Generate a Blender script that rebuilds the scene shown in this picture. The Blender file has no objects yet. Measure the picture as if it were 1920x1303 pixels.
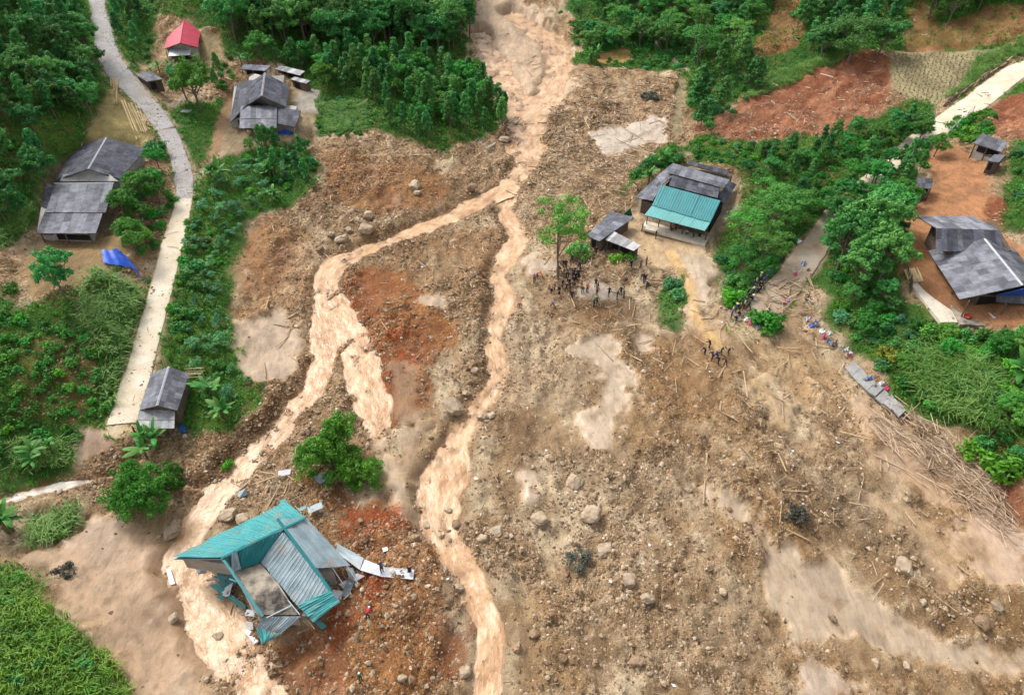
import bpy, math, random
import numpy as np
from mathutils import Vector, Matrix

random.seed(11)
rng = np.random.default_rng(11)
SC = bpy.context.scene
COL = SC.collection

# ---------------------------------------------------------------- camera
FPX, PCX, PCY = 1297.0, 960.0, 651.5          # focal length and centre in photo pixels
CAMZ, PITCH = 65.0, math.radians(40.0)
cam_d = bpy.data.cameras.new('camera')
cam_d.sensor_width = 36.0
cam_d.lens = 36.0 * FPX / 1920.0
cam_d.clip_start = 0.5
cam_d.clip_end = 4000.0
cam = bpy.data.objects.new('camera', cam_d)
cam.location = (0, 0, CAMZ)
cam.rotation_euler = (math.pi / 2 - PITCH, 0, 0)
COL.objects.link(cam)
SC.camera = cam

# ---------------------------------------------------------------- sky, sun, exposure
SUN_EL, SUN_AZ = math.radians(50), math.radians(-48)     # azimuth from +Y towards +X
world = bpy.data.worlds.new('World')
SC.world = world
world.use_nodes = True
wn, wl = world.node_tree.nodes, world.node_tree.links
wn.clear()
sky = wn.new('ShaderNodeTexSky'); sky.sky_type = 'NISHITA'; sky.sun_disc = False
sky.sun_elevation = SUN_EL; sky.sun_rotation = SUN_AZ
sky.air_density = 1.0; sky.dust_density = 4.0; sky.ozone_density = 1.0
hsv = wn.new('ShaderNodeHueSaturation'); hsv.inputs['Saturation'].default_value = 0.22
bg = wn.new('ShaderNodeBackground'); bg.inputs['Strength'].default_value = 0.13
wo = wn.new('ShaderNodeOutputWorld')
wl.new(sky.outputs[0], hsv.inputs['Color']); wl.new(hsv.outputs[0], bg.inputs[0]); wl.new(bg.outputs[0], wo.inputs[0])
sun_d = bpy.data.lights.new('sun', 'SUN')
sun_d.energy = 1.5; sun_d.angle = math.radians(15); sun_d.color = (1.0, 0.95, 0.88)
sun = bpy.data.objects.new('sun', sun_d)
sdir = Vector((math.sin(SUN_AZ) * math.cos(SUN_EL), math.cos(SUN_AZ) * math.cos(SUN_EL), math.sin(SUN_EL)))
sun.rotation_euler = sdir.to_track_quat('Z', 'Y').to_euler()
sun.location = (0, 60, 120)
COL.objects.link(sun)
SC.view_settings.view_transform = 'Standard'
SC.view_settings.look = 'None'
SC.view_settings.gamma = 1.0
SC.view_settings.use_curve_mapping = False
SC.view_settings.exposure = 0.9
SC.render.engine = 'CYCLES'
try:
    SC.cycles.use_denoising = True
    SC.cycles.max_bounces = 4
    SC.cycles.diffuse_bounces = 2
    SC.cycles.use_adaptive_sampling = True
    SC.cycles.adaptive_threshold = 0.03
    SC.cycles.transparent_max_bounces = 4
except Exception:
    pass

# ---------------------------------------------------------------- small helpers
def ray(px, py):
    x = (np.asarray(px, float) - PCX) / FPX
    y = (PCY - np.asarray(py, float)) / FPX
    c, s = math.cos(PITCH), math.sin(PITCH)
    return x, c + y * s, -s + y * c           # world direction (unnormalised)

def at(px, py, z):
    """the point at height z that the photograph shows at pixel (px, py)"""
    dx, dy, dz = ray(px, py)
    t = (z - CAMZ) / dz
    return Vector((float(dx * t), float(dy * t), float(z)))

def srgb(r, g, b, k=1.0):
    f = lambda c: (c / 255 / 12.92 if c / 255 <= 0.04045 else ((c / 255 + 0.055) / 1.055) ** 2.4)
    return (f(r) * k, f(g) * k, f(b) * k)

def _hash(ix, iy, seed):
    n = (ix.astype(np.int64) * 374761393 + iy.astype(np.int64) * 668265263 + seed * 1442695041) & 0x7fffffff
    n = ((n ^ (n >> 13)) * 1274126177) & 0x7fffffff
    n = ((n ^ (n >> 16)) * 974711) & 0x7fffffff
    return (n & 0xffff) / 65535.0

def vnoise(x, y, seed=0):
    x0 = np.floor(x); y0 = np.floor(y)
    fx = x - x0; fy = y - y0
    fx = fx * fx * (3 - 2 * fx); fy = fy * fy * (3 - 2 * fy)
    ix = x0.astype(np.int64); iy = y0.astype(np.int64)
    a = _hash(ix, iy, seed); b = _hash(ix + 1, iy, seed); c = _hash(ix, iy + 1, seed); d = _hash(ix + 1, iy + 1, seed)
    return (a + (b - a) * fx) * (1 - fy) + (c + (d - c) * fx) * fy

def fbm(x, y, scale, octaves=4, seed=0, gain=0.5):
    """fractal noise about 0, roughly in -1..1; scale in metres"""
    x = np.asarray(x, float) / scale; y = np.asarray(y, float) / scale
    v = np.zeros_like(x); a = 1.0; tot = 0
    for o in range(octaves):
        v += a * (vnoise(x, y, seed + o * 17) * 2 - 1); tot += a
        a *= gain; x = x * 2.03 + 13.7; y = y * 2.03 - 7.1
    return v / tot * 1.5

def smooth(e0, e1, v):
    t = np.clip((v - e0) / (e1 - e0), 0, 1)
    return t * t * (3 - 2 * t)

def mesh_from(name, verts, faces, mats=(), smooth_shade=False, midx=None):
    me = bpy.data.meshes.new(name)
    if isinstance(verts, np.ndarray) and isinstance(faces, np.ndarray):
        nv, nf, k = len(verts), len(faces), faces.shape[1]
        me.vertices.add(nv); me.vertices.foreach_set('co', verts.astype(np.float32).ravel())
        me.loops.add(nf * k); me.loops.foreach_set('vertex_index', faces.astype(np.int32).ravel())
        me.polygons.add(nf); me.polygons.foreach_set('loop_start', np.arange(0, nf * k, k, dtype=np.int32))
        try: me.polygons.foreach_set('loop_total', np.full(nf, k, dtype=np.int32))
        except Exception: pass
        me.update(calc_edges=True)
    else:
        me.from_pydata([tuple(v) for v in verts], [], [tuple(f) for f in faces])
    for m in mats:
        me.materials.append(m)
    n = len(me.polygons)
    if midx is not None:
        me.polygons.foreach_set('material_index', np.asarray(midx, dtype=np.int32))
    if n:
        me.polygons.foreach_set('use_smooth', np.full(n, bool(smooth_shade)))
    me.update()
    return me

def add(name, me, parent=None, loc=None):
    o = bpy.data.objects.new(name, me)
    COL.objects.link(o)
    if parent is not None: o.parent = parent
    if loc is not None: o.location = loc
    return o

def tag(o, label=None, cat=None, group=None, kind=None):
    if label: o['label'] = label
    if cat: o['category'] = cat
    if group: o['group'] = group
    if kind: o['kind'] = kind
    return o

def empty(name, loc, label, cat, group=None, rz=0.0):
    o = bpy.data.objects.new(name, None)
    o.empty_display_size = 0.3
    o.location = loc; o.rotation_euler = (0, 0, rz)
    COL.objects.link(o)
    return tag(o, label, cat, group)

class MB:
    """collects boxes, bars, prisms into one mesh"""
    def __init__(s): s.v = []; s.f = []
    def quad_prism(s, pts, th):
        """a slab: 4+ corner points, thickened along its normal (downwards/inwards)"""
        P = [Vector(p) for p in pts]
        n = (P[1] - P[0]).cross(P[-1] - P[0]).normalized() * th
        b = len(s.v); k = len(P)
        s.v += [tuple(p) for p in P] + [tuple(p - n) for p in P]
        s.f.append(tuple(range(b, b + k))); s.f.append(tuple(range(b + 2 * k - 1, b + k - 1, -1)))
        for i in range(k):
            j = (i + 1) % k
            s.f.append((b + i, b + k + i, b + k + j, b + j))
        return s
    def box(s, c, size, rz=0.0):
        c = Vector(c); hx, hy, hz = size[0] / 2, size[1] / 2, size[2] / 2
        ca, sa = math.cos(rz), math.sin(rz)
        b = len(s.v)
        for z in (-hz, hz):
            for x, y in ((-hx, -hy), (hx, -hy), (hx, hy), (-hx, hy)):
                s.v.append((c.x + x * ca - y * sa, c.y + x * sa + y * ca, c.z + z))
        s.f += [(b + 3, b + 2, b + 1, b), (b + 4, b + 5, b + 6, b + 7)]
        for i in range(4):
            j = (i + 1) % 4
            s.f.append((b + i, b + j, b + 4 + j, b + 4 + i))
        return s
    def bar(s, p, q, w, h=None, taper=1.0, n=4):
        p = Vector(p); q = Vector(q); h = h or w
        d = (q - p).normalized()
        u = d.cross(Vector((0, 0, 1)))
        if u.length < 1e-3: u = Vector((1, 0, 0))
        u.normalize(); t = u.cross(d).normalized()
        b = len(s.v)
        for e, k in ((p, 1.0), (q, taper)):
            for i in range(n):
                a = 2 * math.pi * (i + 0.5) / n
                r = 0.7071 if n == 4 else 0.5
                s.v.append(tuple(e + u * (math.cos(a) * w * r * k) + t * (math.sin(a) * h * r * k)))
        s.f.append(tuple(range(b + n - 1, b - 1, -1))); s.f.append(tuple(range(b + n, b + 2 * n)))
        for i in range(n):
            j = (i + 1) % n
            s.f.append((b + i, b + j, b + n + j, b + n + i))
        return s
    def mesh(s, name, mat, origin=None):
        v = s.v
        if origin is not None:
            v = [(a - origin[0], b_ - origin[1], c - origin[2]) for a, b_, c in v]
        return mesh_from(name, v, s.f, (mat,) if mat else ())
    def build(s, name, mat, parent=None):
        """world-space vertices; parented ones are stored relative to the parent"""
        o0 = parent_origin(parent) if parent is not None else None
        if o0 is None:
            vs = np.array(s.v); o0 = Vector(((vs[:, 0].min() + vs[:, 0].max()) / 2, (vs[:, 1].min() + vs[:, 1].max()) / 2, vs[:, 2].min()))
            return add(name, s.mesh(name, mat, o0), None, o0)
        return add(name, s.mesh(name, mat, o0), parent)

def parent_origin(p):
    o = Vector((0, 0, 0))
    while p is not None:
        o += p.location; p = p.parent
    return o

# ---------------------------------------------------------------- material helpers
def nmat(name):
    m = bpy.data.materials.new(name); m.use_nodes = True
    nt = m.node_tree; nt.nodes.clear()
    out = nt.nodes.new('ShaderNodeOutputMaterial')
    return m, nt, out

def N(nt, typ, **kw):
    n = nt.nodes.new(typ)
    for k, v in kw.items():
        if k.startswith('i_'):
            n.inputs[k[2:].replace('_', ' ')].default_value = v
        else:
            setattr(n, k, v)
    return n

def noise_node(nt, scale, detail=4, rough=0.6, vec=None):
    n = N(nt, 'ShaderNodeTexNoise'); n.inputs['Scale'].default_value = scale
    n.inputs['Detail'].default_value = detail; n.inputs['Roughness'].default_value = rough
    if vec is not None: nt.links.new(vec, n.inputs['Vector'])
    return n

def ramp(nt, fac, stops):
    r = N(nt, 'ShaderNodeValToRGB'); e = r.color_ramp.elements
    while len(e) > 1: e.remove(e[-1])
    for i, (p, c) in enumerate(stops):
        el = e[0] if i == 0 else e.new(p)
        el.position = p; el.color = (*c, 1) if len(c) == 3 else c
    nt.links.new(fac, r.inputs[0])
    return r

def mixc(nt, fac, a, b, blend='MIX'):
    m = N(nt, 'ShaderNodeMix', data_type='RGBA', blend_type=blend)
    for sock, v in ((m.inputs[0], fac), (m.inputs[6], a), (m.inputs[7], b)):
        if hasattr(v, 'is_linked') or hasattr(v, 'links'): nt.links.new(v, sock)
        elif isinstance(v, tuple): sock.default_value = (*v, 1) if len(v) == 3 else v
        else: sock.default_value = v
    return m.outputs[2]

def surf(name, col, col2=None, scale=2.0, rough=0.8, bump=0.0, bscale=20.0, var=0.0, coord='Object', metallic=0.0, spec=0.3, dirt=None):
    """general weathered surface: two tones mixed by noise, optional tone per object and fine relief"""
    m, nt, out = nmat(name)
    b = N(nt, 'ShaderNodeBsdfPrincipled')
    b.inputs['Roughness'].default_value = rough; b.inputs['Metallic'].default_value = metallic
    b.inputs['Specular IOR Level'].default_value = spec
    tc = N(nt, 'ShaderNodeTexCoord')
    vec = tc.outputs[coord]
    oi = N(nt, 'ShaderNodeObjectInfo')
    col2 = col2 or tuple(c * 0.72 for c in col)
    n = noise_node(nt, scale, 5, 0.65, vec)
    r = ramp(nt, n.outputs[0], [(0.32, (0, 0, 0)), (0.68, (1, 1, 1))])
    c = mixc(nt, r.outputs[0], col, col2)
    if dirt:
        dn = noise_node(nt, dirt[1], 6, .7, vec); dr = ramp(nt, dn.outputs[0], [(dirt[2], (0, 0, 0)), (dirt[2] + .16, (dirt[3],) * 3)])
        c = mixc(nt, dr.outputs[0], c, dirt[0])
    if var:
        mr = N(nt, 'ShaderNodeMapRange'); mr.inputs['To Min'].default_value = 1 - var; mr.inputs['To Max'].default_value = 1 + var
        nt.links.new(oi.outputs['Random'], mr.inputs['Value'])
        hs = N(nt, 'ShaderNodeHueSaturation'); nt.links.new(c, hs.inputs['Color']); nt.links.new(mr.outputs[0], hs.inputs['Value'])
        c = hs.outputs[0]
    nt.links.new(c, b.inputs['Base Color'])
    if bump:
        bn = noise_node(nt, bscale, 4, 0.6, vec)
        bp = N(nt, 'ShaderNodeBump'); bp.inputs['Strength'].default_value = bump; bp.inputs['Distance'].default_value = 0.05
        nt.links.new(bn.outputs[0], bp.inputs['Height']); nt.links.new(bp.outputs[0], b.inputs['Normal'])
    nt.links.new(b.outputs[0], out.inputs[0])
    return m

# ================================================================ TERRAIN
# spot heights: photo pixel -> assumed height of the ground there (metres)
SPOTS = [
 # valley floor
 (960,1303,-3),(960,1150,-2.3),(960,1000,-1.5),(960,800,-.6),(960,650,0),(1000,500,1),(960,400,2.2),(970,250,5),(1000,150,8),(1000,60,11.5),(930,5,15),
 (1300,1000,-.8),(1300,1250,-2.8),(1550,1000,-.9),(1550,1250,-3),(1900,1303,-3.4),(1800,1050,0),(1300,800,.2),(1500,800,.6),(1650,850,.8),(1180,560,1.4),(1100,650,.4),(1150,800,-.3),
 (300,1200,-2.8),(450,1303,-3.6),(200,1050,-1.5),(240,920,-.5),(600,900,.2),(500,850,-.4),(500,650,1.2),(600,700,0),(350,1000,-1.8),
 (760,560,3),(800,680,2),(720,520,2.8),(850,480,2),(700,820,.3),(680,1000,1),(760,1150,.4),(620,1250,-1),(820,420,2.6),
 (1100,350,3.6),(1150,230,5.8),(1250,170,7.5),(1100,150,7.8),
 # left terrace: road, slope to the stream
 (235,790,1.5),(262,680,3),(298,560,5),(325,440,7),(347,340,9),(310,240,11),(245,165,13),(195,90,16),(185,10,19.5),
 (350,780,1.3),(400,650,2.6),(430,500,4.4),(480,420,5.6),(560,400,4.4),(540,330,7),(450,280,8.6),(400,330,8.4),(520,480,2.8),
 # house yards left
 (490,240,9),(580,240,8.4),(430,185,10.5),(490,140,11.5),(350,110,13.5),(400,110,13),
 (140,450,9.2),(200,330,10),(60,470,9.4),(240,480,8),(100,540,9),(220,230,12),
 (100,620,7.6),(50,700,6.5),(150,740,4),(60,800,3),(200,660,5),(100,860,1),(-100,720,10),(-100,860,4.5),(60,930,0),(-100,960,2),
 (0,540,9.5),(0,450,11),(0,380,13),(100,300,13.5),(150,200,16.5),(0,200,20),(120,80,22),(0,60,27),(0,0,30),(-200,300,19),(-200,500,14),
 # top centre hill
 (600,260,7.5),(700,250,7),(680,310,5.5),(700,390,3.4),(800,310,4.6),(880,260,5),(860,330,3.2),(620,350,5),(600,150,9),(750,160,8),(860,170,6.8),(900,110,8),
 (450,60,16),(600,60,14),(750,60,13),(850,60,11),(500,5,19.5),(700,5,17.5),(300,20,20),
 # right side
 (1280,440,3.2),(1200,350,4),(1290,330,4.6),(1380,400,4.6),(1300,560,2.2),(1400,600,2.6),(1470,530,4),(1540,440,6),(1400,480,4.2),(1340,640,1.4),
 (1480,370,6.5),(1400,290,6.5),(1280,250,6.3),(1560,340,8),(1640,330,9.2),
 (1700,440,9.6),(1720,540,9.2),(1800,580,9.2),(1900,600,9.4),(1780,350,11),(1850,280,12.5),(1760,280,11.5),(1900,380,13),(1900,460,11),
 (1690,280,11),(1770,230,12.5),(1840,180,14.5),(1910,135,16.5),(1920,220,16),(2050,300,19),(2050,500,15),
 (1560,600,4),(1620,680,2.2),(1690,770,1.4),(1640,590,6.5),(1720,660,6.5),(1800,760,5),(1850,680,8),(1900,800,6.5),(1900,890,4),(1830,860,2.4),(1880,960,.8),(2050,800,10),(2050,980,6),
 (1310,245,6.5),(1480,240,8.5),(1560,180,11.5),(1640,120,15),(1660,200,12.5),(1720,200,13.5),(1750,140,15.5),(1850,110,17),(1520,120,13),(1420,140,10.5),(1330,180,8.5),
 (1150,105,8.4),(1250,90,9.5),(1120,40,12),(1300,60,12),(1400,80,13),(1450,20,17),(1600,60,17),(1800,40,20),(1920,30,21.5),(1300,5,16.5),(1100,5,15),(1900,5,24),(1650,0,21),
 # grassy knoll bottom left
 (0,1060,2.5),(60,1120,1),(0,1200,5),(120,1210,.8),(100,1290,3),(0,1303,6.5),(215,1270,-.8),(250,1303,-2.2),(-150,1150,8),(-150,1300,10),
]
FAR = [(-220,100,45),(-220,250,60),(-150,330,60),(0,330,44),(150,330,58),(240,250,58),(230,110,40),(0,-60,-8),(-80,-60,14),(90,-60,5),(160,20,22),(-150,30,30),(70,15,-4),(-55,20,8),(10,10,-4)]
cp = [at(a, b, c) for a, b, c in SPOTS] + [Vector(p) for p in FAR]
cp = np.array([[p.x, p.y, p.z] for p in cp])

RC = 4.0
def tps_fit(P, lam=0.6):
    n = len(P); d2 = (P[:, None, 0] - P[None, :, 0]) ** 2 + (P[:, None, 1] - P[None, :, 1]) ** 2
    K = -np.sqrt(d2 + RC * RC) - lam * np.eye(n) * -1
    A = np.zeros((n + 3, n + 3)); A[:n, :n] = K
    A[:n, n] = 1; A[:n, n + 1] = P[:, 0] / 50; A[:n, n + 2] = P[:, 1] / 50
    A[n:, :n] = A[:n, n:].T
    return np.linalg.solve(A, np.concatenate([P[:, 2], np.zeros(3)]))
TW = tps_fit(cp, 6.0)
def tps(x, y):
    x = np.clip(x, -230, 250); y = np.clip(y, -60, 310)
    out = TW[-3] + TW[-2] * x / 50 + TW[-1] * y / 50
    for i in range(len(cp)):
        out = out - TW[i] * np.sqrt((x - cp[i, 0]) ** 2 + (y - cp[i, 1]) ** 2 + RC * RC)
    return out

def axis(parts):
    out = [parts[0][0]]
    for a, b, s0, s1 in parts:
        t = a
        while t < b:
            k = (t - a) / (b - a); t += s0 + (s1 - s0) * k; out.append(min(t, b))
    return np.unique(np.round(np.array(out), 4))
half = axis([(0, 58, .36, .38), (58, 150, .38, 1.0), (150, 200, .95, 3), (200, 280, 4, 12), (280, 1200, 60, 160)])
XS = np.concatenate([-half[:0:-1], half])
YS = axis([(-600, -60, 120, 60), (-60, 14, 12, 2), (14, 24, 1.2, .4), (24, 110, .3, .42), (110, 220, .42, .8), (220, 260, 1.5, 5), (260, 340, 6, 14), (340, 1400, 60, 160)])
GX, GY = np.meshgrid(XS, YS)
coarse_x = np.unique(np.concatenate([XS[::6], XS[-1:]])); coarse_y = np.unique(np.concatenate([YS[::6], YS[-1:]]))
CGX, CGY = np.meshgrid(coarse_x, coarse_y)
CZ = tps(CGX, CGY)

def bilin(xs, ys, Z, x, y):
    x = np.asarray(x, float); y = np.asarray(y, float)
    i = np.clip(np.searchsorted(xs, x) - 1, 0, len(xs) - 2); j = np.clip(np.searchsorted(ys, y) - 1, 0, len(ys) - 2)
    fx = np.clip((x - xs[i]) / (xs[i + 1] - xs[i]), 0, 1); fy = np.clip((y - ys[j]) / (ys[j + 1] - ys[j]), 0, 1)
    return (Z[j, i] * (1 - fx) + Z[j, i + 1] * fx) * (1 - fy) + (Z[j + 1, i] * (1 - fx) + Z[j + 1, i + 1] * fx) * fy

Z0 = bilin(coarse_x, coarse_y, CZ, GX, GY)
Z = Z0.copy()
_T = np.concatenate([np.arange(30, 150, .4), np.arange(150, 330, .8)])
def W(px, py, field=None):
    """where the line of sight through a photo pixel meets the ground"""
    f = Z0 if field is None else field
    dx, dy, dz = (float(v) for v in ray(px, py))
    L = math.sqrt(dx * dx + dy * dy + dz * dz); dx /= L; dy /= L; dz /= L
    h = CAMZ + dz * _T - bilin(XS, YS, f, dx * _T, dy * _T)
    k = np.argmax(h < 0) if (h < 0).any() else len(_T) - 1
    t = _T[k] if k == 0 or h[k] >= 0 else _T[k - 1] + (_T[k] - _T[k - 1]) * h[k - 1] / (h[k - 1] - h[k])
    x, y = dx * t, dy * t
    return Vector((x, y, float(bilin(XS, YS, f, x, y))))
def mpp(p):
    """metres per photo pixel at a world point"""
    return (p.y * math.cos(PITCH) + (CAMZ - p.z) * math.sin(PITCH)) / FPX
def Hz(x, y):
    return float(bilin(XS, YS, Z, x, y))
def WG(px, py):
    return W(px, py, Z)
def wpoly(px_poly):
    return np.array([W(a, b)[:2] for a, b in px_poly])

def window(poly, m):
    i0, i1 = np.searchsorted(XS, [poly[:, 0].min() - m, poly[:, 0].max() + m]); j0, j1 = np.searchsorted(YS, [poly[:, 1].min() - m, poly[:, 1].max() + m])
    return slice(max(j0, 0), min(j1 + 1, len(YS))), slice(max(i0, 0), min(i1 + 1, len(XS)))
def sdist(poly, x, y):
    """signed distance, negative inside"""
    d = np.full(x.shape, 1e9); inside = np.zeros(x.shape, bool); n = len(poly)
    for k in range(n):
        ax, ay = poly[k]; bx, by = poly[(k + 1) % n]
        ex, ey = bx - ax, by - ay; q = ex * ex + ey * ey + 1e-12
        t = np.clip(((x - ax) * ex + (y - ay) * ey) / q, 0, 1)
        d = np.minimum(d, (x - ax - t * ex) ** 2 + (y - ay - t * ey) ** 2)
        cond = (ay > y) != (by > y)
        inside ^= cond & (x < (bx - ax) * (y - ay) / ((by - ay) if by != ay else 1e-12) + ax)
    d = np.sqrt(d)
    return np.where(inside, -d, d)
def pmask(px_poly, soft=0.8, warp=1.0, wscale=3.0, seed=3):
    poly = wpoly(px_poly); js, is_ = window(poly, soft + warp + 1)
    x, y = GX[js, is_], GY[js, is_]
    d = sdist(poly, x, y) + warp * fbm(x, y, wscale, 4, seed)
    m = np.zeros(GX.shape, np.float32); m[js, is_] = 1 - smooth(-soft, soft, d)
    return m
def catmull(P, step):
    P = np.asarray(P, float); out = []
    for i in range(len(P) - 1):
        p0 = P[max(i - 1, 0)]; p1 = P[i]; p2 = P[i + 1]; p3 = P[min(i + 2, len(P) - 1)]
        n = max(2, int(np.hypot(*(p2 - p1)[:2]) / step))
        for t in np.arange(n) / n:
            out.append(.5 * ((2 * p1) + (-p0 + p2) * t + (2 * p0 - 5 * p1 + 4 * p2 - p3) * t * t + (-p0 + 3 * p1 - 3 * p2 + p3) * t ** 3))
    out.append(P[-1])
    return np.array(out)
def course(px_line, step=1.5, zs=None):
    """photo polyline (px, py, width in px) -> world x, y, z, half width"""
    P = []
    for k, (a, b, w) in enumerate(px_line):
        p = W(a, b)
        P.append((p.x, p.y, p.z, w * mpp(p) / 2))
    return catmull(P, step)
def near_course(C, x, y, reach):
    """distance to the course, and its height and half width at the nearest point"""
    d = np.full(x.shape, 1e9); z = np.zeros(x.shape); w = np.ones(x.shape)
    for k in range(len(C) - 1):
        ax, ay, az, aw = C[k]; bx, by, bz, bw = C[k + 1]
        lo, hi = min(ax, bx) - reach, max(ax, bx) + reach
        sel = (x > lo) & (x < hi) & (y > min(ay, by) - reach) & (y < max(ay, by) + reach)
        if not sel.any(): continue
        xx, yy = x[sel], y[sel]; ex, ey = bx - ax, by - ay
        t = np.clip(((xx - ax) * ex + (yy - ay) * ey) / (ex * ex + ey * ey + 1e-9), 0, 1)
        dd = np.hypot(xx - ax - t * ex, yy - ay - t * ey)
        ds = d[sel]; b = dd < ds
        zz, ww = z[sel], w[sel]
        ds[b] = dd[b]; zz[b] = (az + t * (bz - az))[b]; ww[b] = (aw + t * (bw - aw))[b]
        d[sel] = ds; z[sel] = zz; w[sel] = ww
    return d, z, w

# ---------------------------------------------------------------- the courses of roads and streams
ROAD_L = [(180,-40,30),(182,10,30),(190,50,32),(200,95,38),(220,132,42),(248,165,40),(280,200,34),(309,240,32),(333,290,30),(345,340,32),(343,385,32),(328,440,38),(312,500,42),(297,560,42),(279,620,44),(264,680,48),(246,740,52),(232,800,58)]
ROAD_R = [(2000,95,40),(1900,140,46),(1835,188,46),(1775,230,46),(1722,265,40),(1680,300,34),(1625,345,32),(1575,395,40),(1540,445,46),(1510,485,54),(1472,535,60),(1430,585,64),(1395,620,56)]
ST_A = [(955,20,36),(1000,50,44),(1036,80,48),(1048,112,44),(1042,150,44),(1018,190,60),(990,230,72),(984,270,70),(986,300,48),(965,335,44),(945,352,42)]
ST_B = [(895,55,30),(920,100,40),(948,150,52),(968,200,52),(985,240,44)]
ST_C = [(945,352,40),(905,370,36),(865,392,38),(830,408,32),(780,428,38),(720,450,36),(665,470,44),(622,495,60),(603,535,46),(604,580,48),(612,630,56),(602,680,56),(585,722,54),(545,765,52),(500,815,50),(455,862,48),(425,900,54),(390,945,58),(358,990,54),(334,1040,54),(352,1090,66),(395,1150,86),(440,1220,90),(480,1290,86),(505,1340,80)]
ST_D = [(622,545,36),(650,615,62),(674,680,64),(692,740,72),(704,785,44),(698,812,14)]
ST_E = [(945,352,34),(950,400,32),(970,440,38),(950,480,40),(930,510,38),(945,555,42),(928,600,30),(927,650,30),(930,700,34),(905,745,38),(870,790,46),(850,830,50),(840,880,74),(825,930,76),(820,980,62),(848,1030,56),(880,1080,42),(895,1120,42),(915,1170,40),(918,1230,42),(912,1303,46),(908,1345,46)]
ST_F = [(-60,950,16),(40,925,15),(120,908,16),(210,890,15),(290,903,16),(360,905,20),(410,905,26)]

road_l = course(ROAD_L); road_r = course(ROAD_R)
def ease(C, k=9):
    z = C[:, 2].copy(); pad = np.pad(z, k, mode='edge')
    C[:, 2] = np.convolve(pad, np.ones(2 * k + 1) / (2 * k + 1), mode='valid'); return C
road_l = ease(road_l, 6); road_r = ease(road_r, 6)

# ---------------------------------------------------------------- ground masks
GREEN = [
 [(-400,-150),(165,-100),(166,0),(178,80),(205,170),(175,250),(125,290),(95,330),(62,425),(-20,460),(-400,500)],
 [(-400,540),(-20,535),(40,570),(110,575),(160,545),(185,500),(268,545),(252,640),(222,700),(205,780),(140,825),(135,880),(60,905),(-60,930),(-400,950)],
 [(322,210),(345,190),(415,190),(402,290),(372,330),(352,290)],
 [(366,350),(400,300),(440,275),(560,262),(600,330),(585,360),(540,385),(490,400),(450,430),(440,520),(425,600),(465,670),(478,760),(440,815),(350,835),(310,760),(318,680),(306,650),(322,570),(336,500),(350,420)],
 [(200,-100),(870,-100),(880,60),(890,100),(950,190),(945,235),(885,265),(835,290),(760,262),(700,245),(600,255),(590,200),(560,160),(520,120),(430,110),(410,60),(300,30),(285,110),(250,140),(215,100),(200,0)],
 [(1060,-100),(1070,30),(1078,120),(1200,130),(1280,130),(1300,230),(1400,180),(1500,140),(1600,90),(1680,95),(1840,95),(1990,60),(1990,-100)],
 [(1165,370),(1190,320),(1250,275),(1310,262),(1420,275),(1560,255),(1660,200),(1740,190),(1760,265),(1720,330),(1705,400),(1690,450),(1690,540),(1750,600),(1960,640),(1960,900),(1860,880),(1790,810),(1700,770),(1610,670),(1545,570),(1500,480),(1440,560),(1365,570),(1335,480),(1390,390),(1385,320),(1280,290),(1210,330)],
 [(-200,1030),(30,1058),(70,1120),(150,1180),(215,1235),(245,1290),(260,1400),(-200,1400)],
 [(1860,150),(1960,110),(1960,160),(1870,185)],[(1790,230),(1850,205),(1870,235),(1830,265),(1780,262)],[(1880,290),(1960,250),(1960,420),(1890,440)],
 [(1240,540),(1275,505),(1290,560),(1275,600),(1235,610)],
]
RED = [([(636,520),(700,498),(770,520),(840,580),(862,640),(800,690),(795,760),(740,790),(710,720),(668,620)],.9,1.6),
 ([(560,900),(700,930),(800,1000),(840,1100),(880,1200),(880,1310),(520,1310),(500,1230),(560,1170),(660,1080),(620,980)],.8,2.2),
 ([(1300,245),(1400,188),(1500,148),(1600,98),(1660,98),(1674,150),(1655,210),(1560,252),(1450,262),(1360,268)],1,.7),
 ([(1810,200),(1930,165),(1960,270),(1880,255),(1830,225)],1,1),([(1815,365),(1890,385),(1880,425),(1840,400)],1,.6),
 ([(1395,120),(1440,40),(1465,-20),(1510,10),(1500,90),(1430,110)],.7,1),([(1690,100),(1715,-20),(1765,50),(1850,10),(1960,15),(1960,62),(1800,95)],.7,1),
 ([(600,285),(740,300),(845,330),(835,385),(720,405),(610,385)],.55,1.5),([(1850,885),(1900,900),(1960,960),(1960,1040),(1890,960)],.8,.6),
 ([(470,400),(530,400),(560,470),(520,560),(470,560),(450,470)],.35,1.5),([(1560,590),(1600,640),(1660,720),(1640,700),(1570,620)],.4,.6),
 ([(850,430),(940,430),(950,480),(900,500),(840,480)],.3,1),([(40,640),(200,620),(230,700),(150,790),(30,790)],.3,2)]
DEEP = [[(640,520),(672,530),(700,620),(745,740),(730,770),(690,690),(655,600)],[(730,625),(790,622),(785,680),(745,690)],[(640,950),(760,955),(780,1000),(640,1010)],[(560,1180),(690,1075),(760,1080),(640,1200),(520,1225)],[(1820,370),(1880,392),(1870,415),(1830,400)]]
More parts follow.
